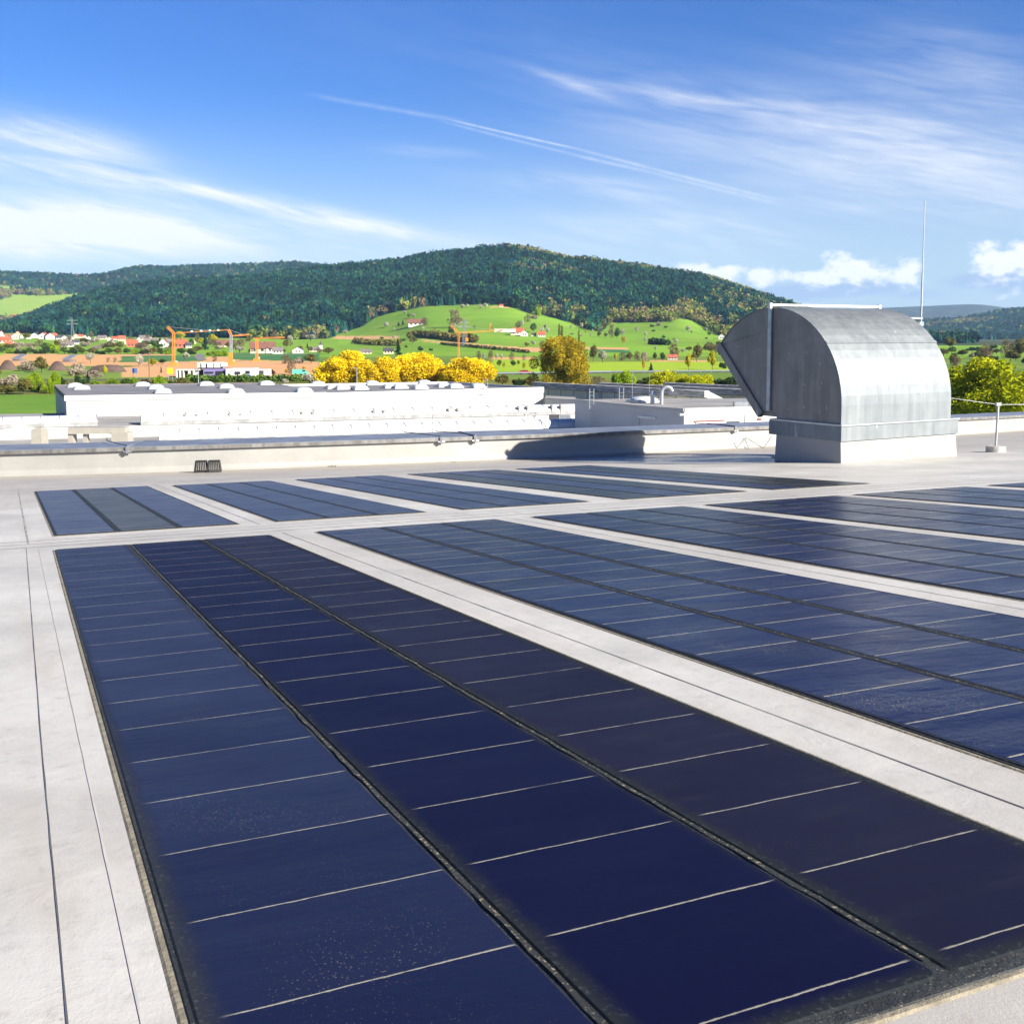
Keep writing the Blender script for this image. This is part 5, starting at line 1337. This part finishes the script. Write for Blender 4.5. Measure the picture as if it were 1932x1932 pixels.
def lp(u, v, h=0.0): return (u, SGN * v, h)         # roof-local coordinates
def on_roof(x, y):
    d = ray(x, y); t = (O_ROOF - Vector((0, 0, EYE))).dot(RN) / d.dot(RN); return Vector((0, 0, EYE)) + d * t
def roof_uv(p): q = p - O_ROOF; return q.dot(RU), q.dot(RV)

PAR = [on_roof(*p) for p in ((0, 901), (236, 893), (471.7, 885.2), (773.5, 874), (943, 868.9), (1085, 862.2), (1217.5, 855), (1453.7, 842.9), (1799.5, 821.3), (1932, 812.8))]
PAR = [PAR[0] + (PAR[0] - PAR[1]) * 4.0] + PAR + [PAR[-1] + (PAR[-1] - PAR[-2]) * 4.0]
def smooth_line(P, n):
    out = []
    for i in range(len(P) - 1):
        p0, p1, p2, p3 = P[max(i-1, 0)], P[i], P[i+1], P[min(i+2, len(P)-1)]
        for k in range(n):
            t = k / n; out.append(.5 * ((2*p1) + (p2-p0)*t + (2*p0 - 5*p1 + 4*p2 - p3)*t*t + (3*p1 - p0 - 3*p2 + p3)*t**3))
    out.append(P[-1]); return out
# the measured foot line, smoothed to an even curve in roof coordinates
_uv = np.array([roof_uv(p) for p in PAR[1:-1]]); _cf = np.polyfit(_uv[:, 1], _uv[:, 0], 3)
PAR = [rp(float(np.polyval(_cf, v)), float(v)) for v in _uv[:, 1]]
PAR = [PAR[0] + (PAR[0] - PAR[1]) * 4.0] + PAR + [PAR[-1] + (PAR[-1] - PAR[-2]) * 4.0]
PL = smooth_line(PAR, 6)
def onplane(p): return p - RN * ((p - O_ROOF).dot(RN))
PL = [onplane(p) for p in PL]

def build_roof():
    b = MB(); uv_ = [roof_uv(p) for p in PL]
    vs = [lp(u, v) for u, v in uv_]; n = len(vs)
    vmin, vmax = uv_[0][1], uv_[-1][1]
    near = [lp(-6, v) for (_, v) in uv_]
    vs2 = vs + near
    f = [((i, i+1, n+i+1, n+i) if SGN > 0 else (i, n+i, n+i+1, i+1)) for i in range(n-1)]
    b.add(vs2, f)
    o = b.build('roof', M['roof'], kind='structure'); o.matrix_world = ROOF_M
    me = o.data
    bm = bmesh.new(); bm.from_mesh(me); bmesh.ops.recalc_face_normals(bm, faces=bm.faces)
    if sum(f_.normal.z for f_ in bm.faces) < 0: bmesh.ops.reverse_faces(bm, faces=bm.faces)
    bm.to_mesh(me); bm.free()
    return o
ROOF = build_roof()
def roof_strip(name, pts, wid, h, mat, parent=ROOF, jit=0.0):
    """thin welded strip or open joint lying on the roof; pts in (u, v)"""
    b = MB(); vs = []; dense = []
    for (a, c) in zip(pts[:-1], pts[1:]):
        n = max(2, int(math.hypot(c[0]-a[0], c[1]-a[1]) / .12))
        for k in range(n): f = k / n; dense.append((a[0] + (c[0]-a[0])*f, a[1] + (c[1]-a[1])*f))
    dense.append(pts[-1])
    for i, (u, v) in enumerate(dense):
        e = dense[min(i+1, len(dense)-1)]; s_ = dense[max(i-1, 0)]; du, dv = e[0]-s_[0], e[1]-s_[1]; L = math.hypot(du, dv)
        nu, nv = -dv/L, du/L; j = random.uniform(-jit, jit); w = wid * random.uniform(.7, 1.3) if jit else wid
        for sg in (-1, 1): vs.append(lp(u + nu*(j + sg*w/2), v + nv*(j + sg*w/2), h))
    n = len(dense)
    b.add(vs, [(2*i, 2*i+1, 2*i+3, 2*i+2) if SGN * 1 < 0 else (2*i, 2*i+2, 2*i+3, 2*i+1) for i in range(n-1)])
    o = b.build(name, M[mat], parent)
    return o
for (pts, wid, mat, jit) in (
        ([(-1, .035), (2.6, .050), (7.0, .085)], .0045, 'seam_dark', .0012), ([(-1, .115), (3, .13), (7.0, .15)], .004, 'seam_light', .001),
        ([(7.2, .10), (13.5, .10)], .014, 'seam', .004),
        ([(-.5, 1.575), (2.6, 1.572), (6.85, 1.552)], .0065, 'seam_dark', .0012), ([(.5, 3.10), (6.7, 3.09)], .008, 'seam_dark', .0012), ([(1, 4.545), (6.8, 4.545)], .009, 'seam_dark', .0015), ([(2, 5.95), (6.8, 5.95)], .009, 'seam', .0015),
        ([(6.98, -4), (6.98, 9)], .022, 'seam', .006), ([(7.18, -4), (7.18, 12)], .018, 'seam', .006), ([(7.36, -4), (7.36, 12)], .015, 'seam', .006), ([(13.6, -3), (13.6, 9)], .03, 'seam', .01),
        ([(9, -1.5), (14.5, -1.5)], .014, 'seam', .004), ([(7.5, 1.55), (13.4, 1.55)], .014, 'seam', .004)):
    roof_strip('membrane_joint', pts, wid * (.5 if mat == 'seam_dark' else .75), .0012, mat, jit=jit * .3)
def silt_line():
    b = MB(); vs = []; n = 0
    for i, p in enumerate(PL[4:-4]):
        u, v = roof_uv(p)
        for k in range(3):
            pass
        w = random.uniform(.03, .13); o_ = random.uniform(.07, .10)
        vs += [lp(u - o_ - w, v, .0012), lp(u - o_ + .03, v, .0012)]; n += 1
    b.add(vs, [(2*i, 2*i+1, 2*i+3, 2*i+2) if SGN < 0 else (2*i, 2*i+2, 2*i+3, 2*i+1) for i in range(n-1)])
    me = b.mesh('silt'); bm = bmesh.new(); bm.from_mesh(me); bm.normal_update()
    for f in bm.faces:
        if f.normal.z < 0: f.normal_flip()
    bm.to_mesh(me); bm.free(); link('silt_stain', me, M['silt'], ROOF)
silt_line()
def wet_patch():
    px = [(985, 866.5), (1090, 863.5), (1180, 860.5), (1300, 858), (1400, 857.5), (1450, 862), (1470, 870), (1460, 874.5), (1360, 875.5), (1240, 876), (1120, 873.5), (1020, 870)]
    uv_ = [roof_uv(on_roof(*p)) for p in px]; ctr = np.mean(uv_, 0); out = []
    n = len(uv_)
    for i in range(n):
        a, c = uv_[i], uv_[(i+1) % n]
        for k in range(5): f = k / 5; out.append((a[0] + (c[0]-a[0])*f + random.uniform(-.05, .05), a[1] + (c[1]-a[1])*f + random.uniform(-.05, .05)))
    b = MB(); vs = [lp(u, v, .004) for u, v in out]; b.add(vs, [tuple(range(len(vs)))])
    me = b.mesh('puddle'); 
    bm = bmesh.new(); bm.from_mesh(me); bm.normal_update()
    for f in bm.faces:
        if f.normal.z < 0: f.normal_flip()
    bm.to_mesh(me); bm.free()
    o = link('water', me, M['wet'], kind='structure'); o.matrix_world = ROOF_M
def wet_material():
    m = bpy.data.materials.new('wet_roof_film'); m.use_nodes = True
    g = NT(m.node_tree); b = g.n['Principled BSDF']; P = g.node('ShaderNodeTexCoord').outputs['Object']
    k = g.smooth(g.noise(g.mapping(P, sca=(1.2, .7, 1)), 1.1, 4, .55, .5), .36, .62)
    g.put(b.inputs['Base Color'], g.mix(k, (.36, .34, .31), (.13, .13, .14)))
    g.put(b.inputs['Roughness'], g.m('ADD', g.m('MULTIPLY', k, -.20), .45)); b.inputs['Specular IOR Level'].default_value = .5
    return m
M['wet'] = wet_material()
wet_patch()

# parapet with sheet-metal coping
def parapet():
    o = PL[0].copy()
    r = empty('parapet_wall', o, label='long low white parapet with grey metal coping along the far edge of the roof', cat='parapet')
    nrm = []
    for i, p in enumerate(PL):
        d = PL[min(i+1, len(PL)-1)] - PL[max(i-1, 0)]; nrm.append(Vector((-d.y, d.x, 0)).normalized())
    def sweep(name, prof, mat, parent, smooth=False):
        b = MB(); vs = []; k = len(prof)
        for p, n in zip(PL, nrm):
            for (d, z) in prof: q = p + n * d - o; vs.append((q.x, q.y, q.z + z))
        m = len(PL)
        b.add(vs, [(i*k+j, (i+1)*k+j, (i+1)*k+(j+1), i*k+(j+1)) for i in range(m-1) for j in range(k-1)], 0, smooth)
        return b.build(name, M[mat], parent)
    sweep('wall_face', [(-.09, -.004), (-.05, .010), (-.02, .035), (0, .09), (.0, .345), (.58, .345), (.58, -9)], 'membrane', r)
    sweep('coping', [(.02, .335), (-.045, .332), (-.05, .385), (-.045, .390), (.64, .405), (.65, .30), (.62, .30)], 'cap', r)
    sweep('coping_edge', [(-.054, .330), (-.056, .384)], 'cap_front', r)
    # joints of the coping and welded flashing plates
    def along(x):
        best = min(range(len(PL)), key=lambda i: abs(966 + FPX * PL[i].x / PL[i].y - x) if PL[i].y > 1 else 1e9)
        i = max(1, min(best, len(PL)-2)); xa, xb = (966 + FPX * PL[k].x / PL[k].y for k in (i-1, i+1)); f = (x - xa) / (xb - xa)
        return PL[i-1].lerp(PL[i+1], f), nrm[i]
    for x in (238, 893, 1384):
        p, n = along(x); t = Vector((n.y, -n.x, 0)); b = MB(); q = p - o
        for (d0, d1, z0, z1) in ((-.060, .655, .393, .410), (-.062, -.056, .325, .393)):
            c = [q + n*d0 - t*.02, q + n*d0 + t*.02, q + n*d1 + t*.02, q + n*d1 - t*.02]
            b.add([(v.x, v.y, v.z + z0) for v in c] + [(v.x, v.y, v.z + z1 + (0.004 if d1 > 0 else 0)) for v in c], [(3,2,1,0),(4,5,6,7),(0,1,5,4),(1,2,6,5),(2,3,7,6),(3,0,4,7)])
        b.build('coping_joint', M['cap'], r)
    return r, along
PARAPET, along = parapet()
def bracket(x, lab, rod=0.0):
    p, n = along(x); t = Vector((n.y, -n.x, 0)); r = empty('cable_bracket', p, label=lab, cat='bracket', group='lightning cable brackets on the coping')
    b = MB(); q = -n * .07; b.box(-.018, -.02, .30, .018, .02, .40, M=Matrix.Translation(q)); b.tube(q + Vector((0,0,.325)) - t*.05, q + Vector((0,0,.325)) + t*.06, .014, n=8); b.build('clamp', M['steel'], r)
    c = MB(); c.path([q + Vector((0,0,.41)), q + n*.15 + Vector((0,0,.43)) - t*.18, q + n*.55 - t*.42 + Vector((0,0,.44)), q + n*.72 - t*.45 + Vector((0,0,.46))], .006, 6); c.build('cable', M['black'], r)
    if rod:
        d = MB(); a = q + n*.72 - t*.45; d.tube(a + Vector((0,0,.3)), a + Vector((0,0,.3 + rod)), .009, .006, 6); d.build('thin_rod', M['steel'], r)
bracket(238, 'small dark cable bracket hooked over the coping, leftmost of the four')
bracket(829, 'cable bracket with black cable over the coping, second from the left')
bracket(893, 'cable bracket with a thin upright rod behind the coping', .62)
bracket(1384, 'cable bracket on the coping closest to the metal hood')

# ------------------------------------------------------------------ solar membranes
S_blue = solar_material('blue_cells_dusty', (.0036, .0048, .036), (.0075, .0105, .052), 1.0, (.085, .095, .12), rough=.30, line=1.0, phase=.03, spec=.11, wavy=.009, lw=.026)
S_blue2 = solar_material('blue_grey_cells', (.0055, .0075, .036), (.013, .017, .050), 1.0, (.12, .12, .125), rough=.30, line=1.0, phase=.03, spec=.14, wavy=.009, lw=.028)
S_hazy = solar_material('hazy_grey_blue_cells', (.0040, .0052, .030), (.0085, .0105, .040), .30, (.030, .038, .066), rough=.46, spec=.34, rimw=.044)
S_navy = solar_material('navy_cells', (.0042, .0052, .028), (.0050, .0062, .032), .04, rough=.5, spec=.06, wavy=.002, rimw=.040)
S_plum = solar_material('plum_black_cells', (.0095, .0090, .026), (.0120, .0112, .030), .10, rough=.5, spec=.08, wavy=.002, rimw=.040)
S_far = solar_material('far_blue_cells', (.010, .015, .058), (.021, .029, .076), 1.0, (.13, .13, .135), line=1.0, phase=.05, spec=.18, wavy=.007, lw=.030)
S_dull = solar_material('dull_dark_cells', (.014, .016, .024), (.028, .030, .034), 1.0, (.15, .14, .125), line=1.0, phase=.05, spec=.18, wavy=.007, lw=.030)
def rounded(u0, u1, v0, v1, rad, h, n=5):
    pts = []
    for (cu, cv, a0) in ((u1-rad, v1-rad, 0), (u0+rad, v1-rad, 90), (u0+rad, v0+rad, 180), (u1-rad, v0+rad, 270)):
        for k in range(n+1): a = R_(a0 + 90*k/n); pts.append((cu + rad*math.cos(a), cv + rad*math.sin(a), h))
    return pts
FAN = [0.0, 0.0, 1.0]                               # the nearest block spreads a little towards the camera: amount, v0, v1
def fan(u, v): return v + FAN[0] * (u - 6.735) / 5.73 * min(1.2, max(0, (FAN[2] - v) / (FAN[2] - FAN[1])))
def slab(name, u0, u1, v0, v1, rad, h0, h1, mat, parent, org, **kw):
    b = MB(); lo = [(u - org[0], SGN * (fan(u, v) - org[1]), h) for u, v, h in rounded(u0, u1, v0, v1, rad, h0)]
    hi = [(u - org[0], SGN * (fan(u, v) - org[1]), h) for u, v, h in rounded(u0 + .004, u1 - .004, v0 + .004, v1 - .004, rad, h1)]; n = len(lo)
    f = [tuple(range(n, 2*n))] + [(i, (i+1) % n, (i+1) % n + n, i + n) for i in range(n)]
    if SGN < 0: f = [tuple(reversed(q)) for q in f]
    b.add(lo + hi, f); return b.build(name, mat, parent, **kw)
def membrane(u0, u1, v0, v1, mats, lab, plabs=(None, None, None), phase=.0):
    org = (phase_origin := 1.304, v0)
    r = empty('solar_membrane', (0, 0, 0), label=lab, cat='solar panel', group='dark blue solar membranes welded to the roof in two rows')
    r.matrix_world = Matrix.Translation(rp(org[0], org[1])) @ MR.to_4x4()
    ln = v1 - v0; w = (ln - .044) / 3
    slab('edge_bead', u0 - .010, u1 + .010, v0 - .009, v1 + .009, .02, .0, .0022, M['edge'], r, org)
    slab('backing_sheet', u0, u1, v0, v1, .03, .0005, .0042, M['grime'], r, org)
    for k in range(3):
        a = v0 + .008 + k * (w + .014)
        o = slab('laminate', u0 + .028, u1 - .012, a, a + w, .015, .0036, .0066, mats[k], r, org)
        if plabs[k]: o['label'] = plabs[k]
        if k:
            b = MB(); c = a - .007; vs = []; n = int((u1 - u0 - .1) / .05)
            for i in range(n + 1):
                u = u0 + .06 + (u1 - u0 - .1) * i / n; ww = random.uniform(.0014, .0044); q = c + random.uniform(-.002, .002)
                for sg in (-1, 1): vs.append((u - org[0], SGN * (fan(u, q) + sg*ww - org[1]), .0078))
            f = [(2*i, 2*i+2, 2*i+3, 2*i+1) if SGN > 0 else (2*i, 2*i+1, 2*i+3, 2*i+2) for i in range(n)]
            b.add(vs, f); b.build('grit_seam', M['grit'], r)
NEAR = [(.225, 1.45), (1.73, 2.965), (3.225, 4.46), (4.635, 5.865), (6.04, 7.25), (7.50, 8.72)]
FAR = [(.255, 1.43), (1.68, 2.79), (3.08, 4.16), (4.47, 5.68), (5.95, 7.03)]
U0 = 1.304 - CELL - .075
for i, (a, c) in enumerate(NEAR):
    lab = ['closest solar membrane in the bottom left corner with pale, navy and plum strips', 'second solar membrane of the near row, right of the bare grey strip', 'third solar membrane from the left in the near row',
           'fourth solar membrane from the left in the near row', 'fifth solar membrane in the near row, at the right edge', 'last solar membrane of the near row, only its tip at the right edge'][i]
    mats = [S_hazy, S_navy, S_plum] if i == 0 else [S_blue] * 3 if i < 2 else [S_blue, S_blue2, S_blue2] if i == 2 else [S_blue2] * 3
    FAN[:] = [.058 if i == 0 else 0.0, a, c]
    membrane(U0, 6.735, a, c, mats, lab, ('hazy grey-blue strip on the left', 'deep navy strip in the middle', 'plum-black strip on the right') if i == 0 else (None,)*3)
FAN[0] = 0.0
for i, (a, c) in enumerate(FAR):
    lab = ['leftmost solar membrane of the far row', 'second solar membrane from the left in the far row', 'middle solar membrane of the far row', 'fourth solar membrane from the left in the far row', 'rightmost solar membrane of the far row, nearest the metal hood'][i]
    mats = [S_far, S_dull, S_far] if i == 0 else [S_far] * 3 if i < 3 else [S_dull, S_far, S_dull] if i == 3 else [S_far, S_dull, S_dull]
    membrane(7.58, 13.0 if i == 0 else 12.85, a, c, mats, lab)

# ------------------------------------------------------------------ ventilation hood
def vent_hood():
    A = on_roof(1585, 874.1); ang = R_(31); a = Vector((math.cos(ang), math.sin(ang), 0)); e = Vector((-a.y, a.x, 0))
    r = empty('ventilation_hood', A, ang, label='big galvanised quarter-round ventilation hood on a white curb at the back of the roof', cat='ventilation hood')
    # local frame: x along the drum, y away from the lit side, z up
    LB, LD, WB = 2.18, 2.04, 1.10
    b = MB(); b.box(0, 0, -.25, LB, WB, .275)
    me = b.mesh('curb'); bm = bmesh.new(); bm.from_mesh(me); bmesh.ops.subdivide_edges(bm, edges=bm.edges, cuts=9, use_grid_fill=True)
    for v in bm.verts:
        f = max(0, min(1, (.27 - v.co.z) / .3))
        if v.co.y < .001: v.co.y -= .035 * f * (v.co.z < .26) + .016 * math.sin(v.co.x * 9 + v.co.z * 14) * f * (.3 < v.co.x < 2.1)
        if v.co.x < .001: v.co.x -= .02 * f
    bm.to_mesh(me); bm.free(); link('curb', me, M['membrane'], r)
    b = MB(); b.box(-.02, -.025, .27, LB + .02, WB + .12, .455); b.build('collar', M['zinc'], r)
    b = MB(); b.box(-.035, -.04, .457, LB + .035, WB + .10, .478); b.build('flange', M['zinc_pale'], r)
    prof = [(0, .48), (0, .72), (.03, 1.01), (.13, 1.27), (.29, 1.50), (.48, 1.68), (.70, 1.81), (.93, 1.89), (1.08, 1.92), (1.23, 1.93), (1.54, 1.885), (1.83, 1.765), (2.06, 1.61), (2.21, 1.50)]
    arc = []
    for k in range(27):                                 # even circular arc through the measured outline, in flat bends
        th = math.pi - k / 26 * R_(144); arc.append((1.225 + 1.225*math.cos(th), .71 + 1.22*math.sin(th)))
    arc = [(0, .48), (0, .60)] + arc
    opening = [(2.215, 1.44), (1.36, .56), (1.12, .56), (1.10, .48)]
    poly = arc + opening; n = len(poly)
    for (x0, x1, nm) in ((0.0, .012, 'end_plate'), (LD - .012, LD, 'end_plate')):
        b = MB(); vs = [(x0, y, z) for y, z in poly] + [(x1, y, z) for y, z in poly]
        b.add(vs, [tuple(range(n-1, -1, -1)) if True else (), tuple(range(n, 2*n))] + [(i, (i+1) % n, (i+1) % n + n, i + n) for i in range(n)])
        me = b.mesh(nm); bm = bmesh.new(); bm.from_mesh(me); bmesh.ops.recalc_face_normals(bm, faces=bm.faces); bm.to_mesh(me); bm.free()
        pl = link(nm, me, M['zinc_dark'], r)
        if x0 == 0:
            rv = MB()
            for (y, z) in ((.35,.62),(.62,.66),(.33,.98),(.36,1.22),(.60,1.36),(.62,.95),(.9,.62),(.92,1.0),(.90,1.35),(1.55,1.05),(1.55,1.35),(1.72,1.40),(1.86,1.42),(1.40,1.02)): rv.dome((0, 0, 0), .012, .012, .008, 8, 3); rv.v[-len(MB().dome((0,0,0),.012,.012,.008,8,3).v):] = [(-.001 - q[2], y + q[0], z + q[1]) for q in MB().dome((0,0,0),.012,.012,.008,8,3).v]
            rv.build('rivets', M['zinc_pale'], pl)['kind'] = 'stuff'
    b = MB(); m = len(arc); vs = [(-.012, y, z) for y, z in arc] + [(LD + .012, y, z) for y, z in arc]
    nrm = []
    for i, (y, z) in enumerate(arc): nrm.append((Vector((y - 1.225, z - .71)) if i > 1 else Vector((-1, 0))).normalized() * .012)
    vs = [(-.012, y + d.x, z + d.y) for (y, z), d in zip(arc, nrm)] + [(LD + .012, y + d.x, z + d.y) for (y, z), d in zip(arc, nrm)] + [(-.012, y, z) for y, z in arc] + [(LD + .012, y, z) for y, z in arc]
    f = [(i, i+1, m+i+1, m+i) for i in range(m-1)] + [(2*m+i+1, 2*m+i, 3*m+i, 3*m+i+1) for i in range(m-1)] + [(i+1, i, 2*m+i, 2*m+i+1) for i in range(m-1)] + [(m+i, m+i+1, 3*m+i+1, 3*m+i) for i in range(m-1)] + [(m-1, 2*m-1, 4*m-1, 3*m-1), (0, 2*m, 3*m, m)]
    b.add(vs, f); me = b.mesh('curved_sheet'); bm = bmesh.new(); bm.from_mesh(me); bmesh.ops.recalc_face_normals(bm, faces=bm.faces); bm.to_mesh(me); bm.free()
    sh = link('curved_sheet', me, M['zinc'], r)
    b = MB(); y, z = arc[9]; y2, z2 = arc[10]; b.box(-.02, -.02, -.006, LD + .02, .02, .006, M=Matrix.Translation((0, y - .011, z + .013)) @ Matrix.Rotation(math.atan2(z2 - z, y2 - y), 4, 'X')); b.build('sheet_lap', M['zinc'], sh)
    # sloping air opening with dark frame and mesh
    d = Vector((0, 1.36 - 2.215, .56 - 1.44)); Ld = d.length; d.normalize(); nn = Vector((0, d.z, -d.y)); nn = nn if nn.y > 0 else -nn
    b = MB(); p0 = Vector((0, 2.215, 1.46)); p1 = Vector((0, 1.36, .54))
    for (x0, x1) in ((-.03, .05), (LD - .05, LD + .03)):
        c = [p0 + Vector((x0,0,0)), p0 + Vector((x1,0,0)), p1 + Vector((x1,0,0)), p1 + Vector((x0,0,0))]; c2 = [q + nn*.09 for q in c]; c1 = [q - nn*.02 for q in c]
        b.add(c1 + c2, [(0,1,2,3),(7,6,5,4),(0,4,5,1),(1,5,6,2),(2,6,7,3),(3,7,4,0)])
    for (q0, q1) in ((0, .07), (Ld - .07, Ld)):
        c = [p0 + d*q0 + Vector((.05,0,0)), p0 + d*q0 + Vector((LD-.05,0,0)), p0 + d*q1 + Vector((LD-.05,0,0)), p0 + d*q1 + Vector((.05,0,0))]; c2 = [q + nn*.088 for q in c]; c1 = [q - nn*.018 for q in c]
        b.add(c1 + c2, [(0,1,2,3),(7,6,5,4),(0,4,5,1),(1,5,6,2),(2,6,7,3),(3,7,4,0)])
    me = b.mesh('opening_frame'); bm = bmesh.new(); bm.from_mesh(me); bmesh.ops.recalc_face_normals(bm, faces=bm.faces); bm.to_mesh(me); bm.free(); link('opening_frame', me, M['zinc_dark'], r)
    b = MB(); c = [p0 - nn*.05 + Vector((.02,0,0)), p0 - nn*.05 + Vector((LD-.02,0,0)), p1 - nn*.05 + Vector((LD-.02,0,0)), p1 - nn*.05 + Vector((.02,0,0))]; b.add(c + [q - nn*.02 for q in c], [(0,1,2,3),(7,6,5,4),(0,4,5,1),(1,5,6,2),(2,6,7,3),(3,7,4,0)])
    b.build('air_mesh', M['dark'], r)
    b = MB(); b.box(.02, 1.10, .50, LD - .02, 1.37, .555); b.build('bottom_sill', M['zinc_dark'], r)
    b = MB(); b.box(-.035, 1.205, .58, -.013, 1.265, 1.93); b.build('upright_bar', M['steel'], r)
    b = MB(); b.box(-.04, 1.222, 1.958, LD + .03, 1.25, 1.986); 
    b.box(-.055, 1.208, 1.925, -.012, 1.262, 1.996); b.box(LD, 1.21, 1.945, LD + .04, 1.26, 1.996); b.build('top_rail', M['fascia'], r)
    b = MB(); b.box(LD, .78, 1.795, LD + .39, .82, 1.82); b.build('rod_bracket', M['zinc_pale'], r)
    return r, A, a, e
HOOD, HA, ha, he = vent_hood()
def lightning_rod():
    p = HA + ha * 2.41 + he * .80; p = onplane(Vector((p.x, p.y, HA.z)) ); z0 = p.z
    r = empty('lightning_rod', p, label='tall thin lightning rod behind the metal hood reaching into the sky', cat='lightning rod')
    eye = EYE - z0; b = MB(); b.tube((0,0,.05), (0,0,eye + .84), .013, n=8); b.build('lower_tube', M['zinc_pale'], r)
    b = MB(); b.tube((0,0,eye + .84), (0,0,eye + 1.84), .0085, .006, 8); b.build('upper_rod', M['zinc_pale'], r)
    b = MB(); b.tube((0,0,-.02), (0,0,.09), .17, .16, 18); b.build('concrete_foot', M['concrete'], r)
    b = MB(); b.box(-.03, -.03, 1.80, .03, .03, 1.86); b.build('clamp', M['zinc_pale'], r)
lightning_rod()
def stanchion():
    p = on_roof(1878.5, 853); r = empty('cable_post', p, label='short steel post in a round concrete foot right of the metal hood', cat='post')
    b = MB(); b.tube((0,0,-.03), (0,0,.085), .135, .13, 26); b.build('concrete_foot', M['concrete'], r)
    b = MB(); b.tube((0,0,.08), (.012,0,.69), .017, n=10); b.build('pole', M['zinc_pale'], r)
    c = MB(); q = HA + ha * 2.1 + he * .9 + Vector((0, 0, .80)) - p
    c.path([q, Vector((.012, 0, .672)), Vector((2.6, .35, .665))], .0032, 5); c.build('cable', M['steel'], r)
    b = MB(); b.box(-.02, -.025, .655, .045, .025, .70); b.build('clamp', M['zinc_pale'], r)
stanchion()
def drain_cage(px, py, lab):
    p = on_roof(px, py); _, n = along(px); ang = math.atan2(-n.x, n.y)
    r = empty('drain_strainer', p, ang, label=lab, cat='drain strainer', group='black drain strainers against the parapet')
    W, D, H_ = .185, .16, .148; b = MB()
    for z, s_ in ((0.0, 1.0), (H_, .80)):
        c = [(-W/2*s_, -D/2*s_, z + .012), (W/2*s_, -D/2*s_, z + .012), (W/2*s_, D/2*s_, z + .012), (-W/2*s_, D/2*s_, z + .012)]
        b.path(c + [c[0]], .0085, 6)
    b.build('frame', M['black'], r)
    q = MB()
    for k in range(8):
        x = (k / 7 - .5) * W
        for sg in (-1, 1): q.tube((x, sg*D/2, .01), (x*.8, sg*D/2*.8, H_ + .012), .0052, n=5)
        q.tube((x*.8, -D/2*.8, H_ + .013), (x*.8, D/2*.8, H_ + .013), .0050, n=5)
    for k in range(1, 6):
        y = (k / 6 - .5) * D
        for sg in (-1, 1): q.tube((sg*W/2, y, .01), (sg*W/2*.8, y*.8, H_ + .012), .0062, n=5)
    q.build('bars', M['black'], r)['kind'] = 'stuff'
drain_cage(380, 891.5, 'black slatted drain strainer at the parapet foot, left one of the pair')
drain_cage(404.5, 891, 'black slatted drain strainer at the parapet foot, right one of the pair')
def litter(cx_, cy_, w, n, lab):
    p = on_roof(cx_, cy_); b = MB(); k = p.y / FPX
    for i in range(n):
        x = random.gauss(0, w * k * .33); y = random.gauss(0, .03); s_ = random.uniform(.008, .024)
        q = onplane(p + Vector((x, x * .25 + y, 0))) - p; b.dome((q.x, q.y, q.z - .004), s_, s_ * random.uniform(.5, 1), s_ * random.uniform(.4, .9), 6, 3)
    o = b.build('leaf_litter', M['leafdirt'], label=lab, cat='leaf litter', kind='stuff'); o.location = p
litter(687, 877.5, 38, 110, 'dark dry leaf litter at the parapet foot, long clump')
litter(747, 874.5, 30, 70, 'dark dry leaf litter at the parapet foot, right clump')
litter(630, 880.5, 9, 24, 'small dark clump of leaf litter left of the others')
litter(855, 872.5, 5, 10, 'tiny dark crumb of litter near the parapet shadow')
def loose_wire():
    pts = []
    for (x, y, h) in ((1388, 845, .01), (1396, 838, .08), (1404, 827, .19), (1403, 836, .10), (1405, 842, .03), (1412, 846, .01)):
        p = on_roof(x, 846.5); pts.append(Vector((at(x, y, p.y - .06).x, p.y - .06, p.z + h)))
    for (x, h) in ((1404, .19), (1418, .13), (1437, .02), (1440, .03), (1454, .22)):
        p = on_roof(x, 846.5); pts.append(Vector((p.x, p.y - .06, p.z + h)))
    o = pts[0].copy(); b = MB(); sm = smooth_line([q - o for q in pts], 5); b.path(sm, .0055, 6)
    w = b.build('loose_wire', M['steel'], label='loose grey wire looped against the parapet left of the metal hood', cat='wire'); w.location = o
loose_wire()

# ------------------------------------------------------------------ air between us and the hills
def haze():
    m = bpy.data.materials.new('valley_air'); m.use_nodes = True
    g = NT(m.node_tree); g.n.clear(); out = g.node('ShaderNodeOutputMaterial'); v = g.node('ShaderNodeVolumePrincipled')
    v.inputs['Color'].default_value = (.40, .64, 1.0, 1); v.inputs['Density'].default_value = 5.0e-5; v.inputs['Anisotropy'].default_value = 0.0
    g.l.new(v.outputs[0], out.inputs['Volume'])
    b = MB(); b.box(-17500, -10600, -4, 17500, 10800, 420); b.build('haze', m, kind='stuff')
    bpy.data.objects['haze'].visible_shadow = True
haze()
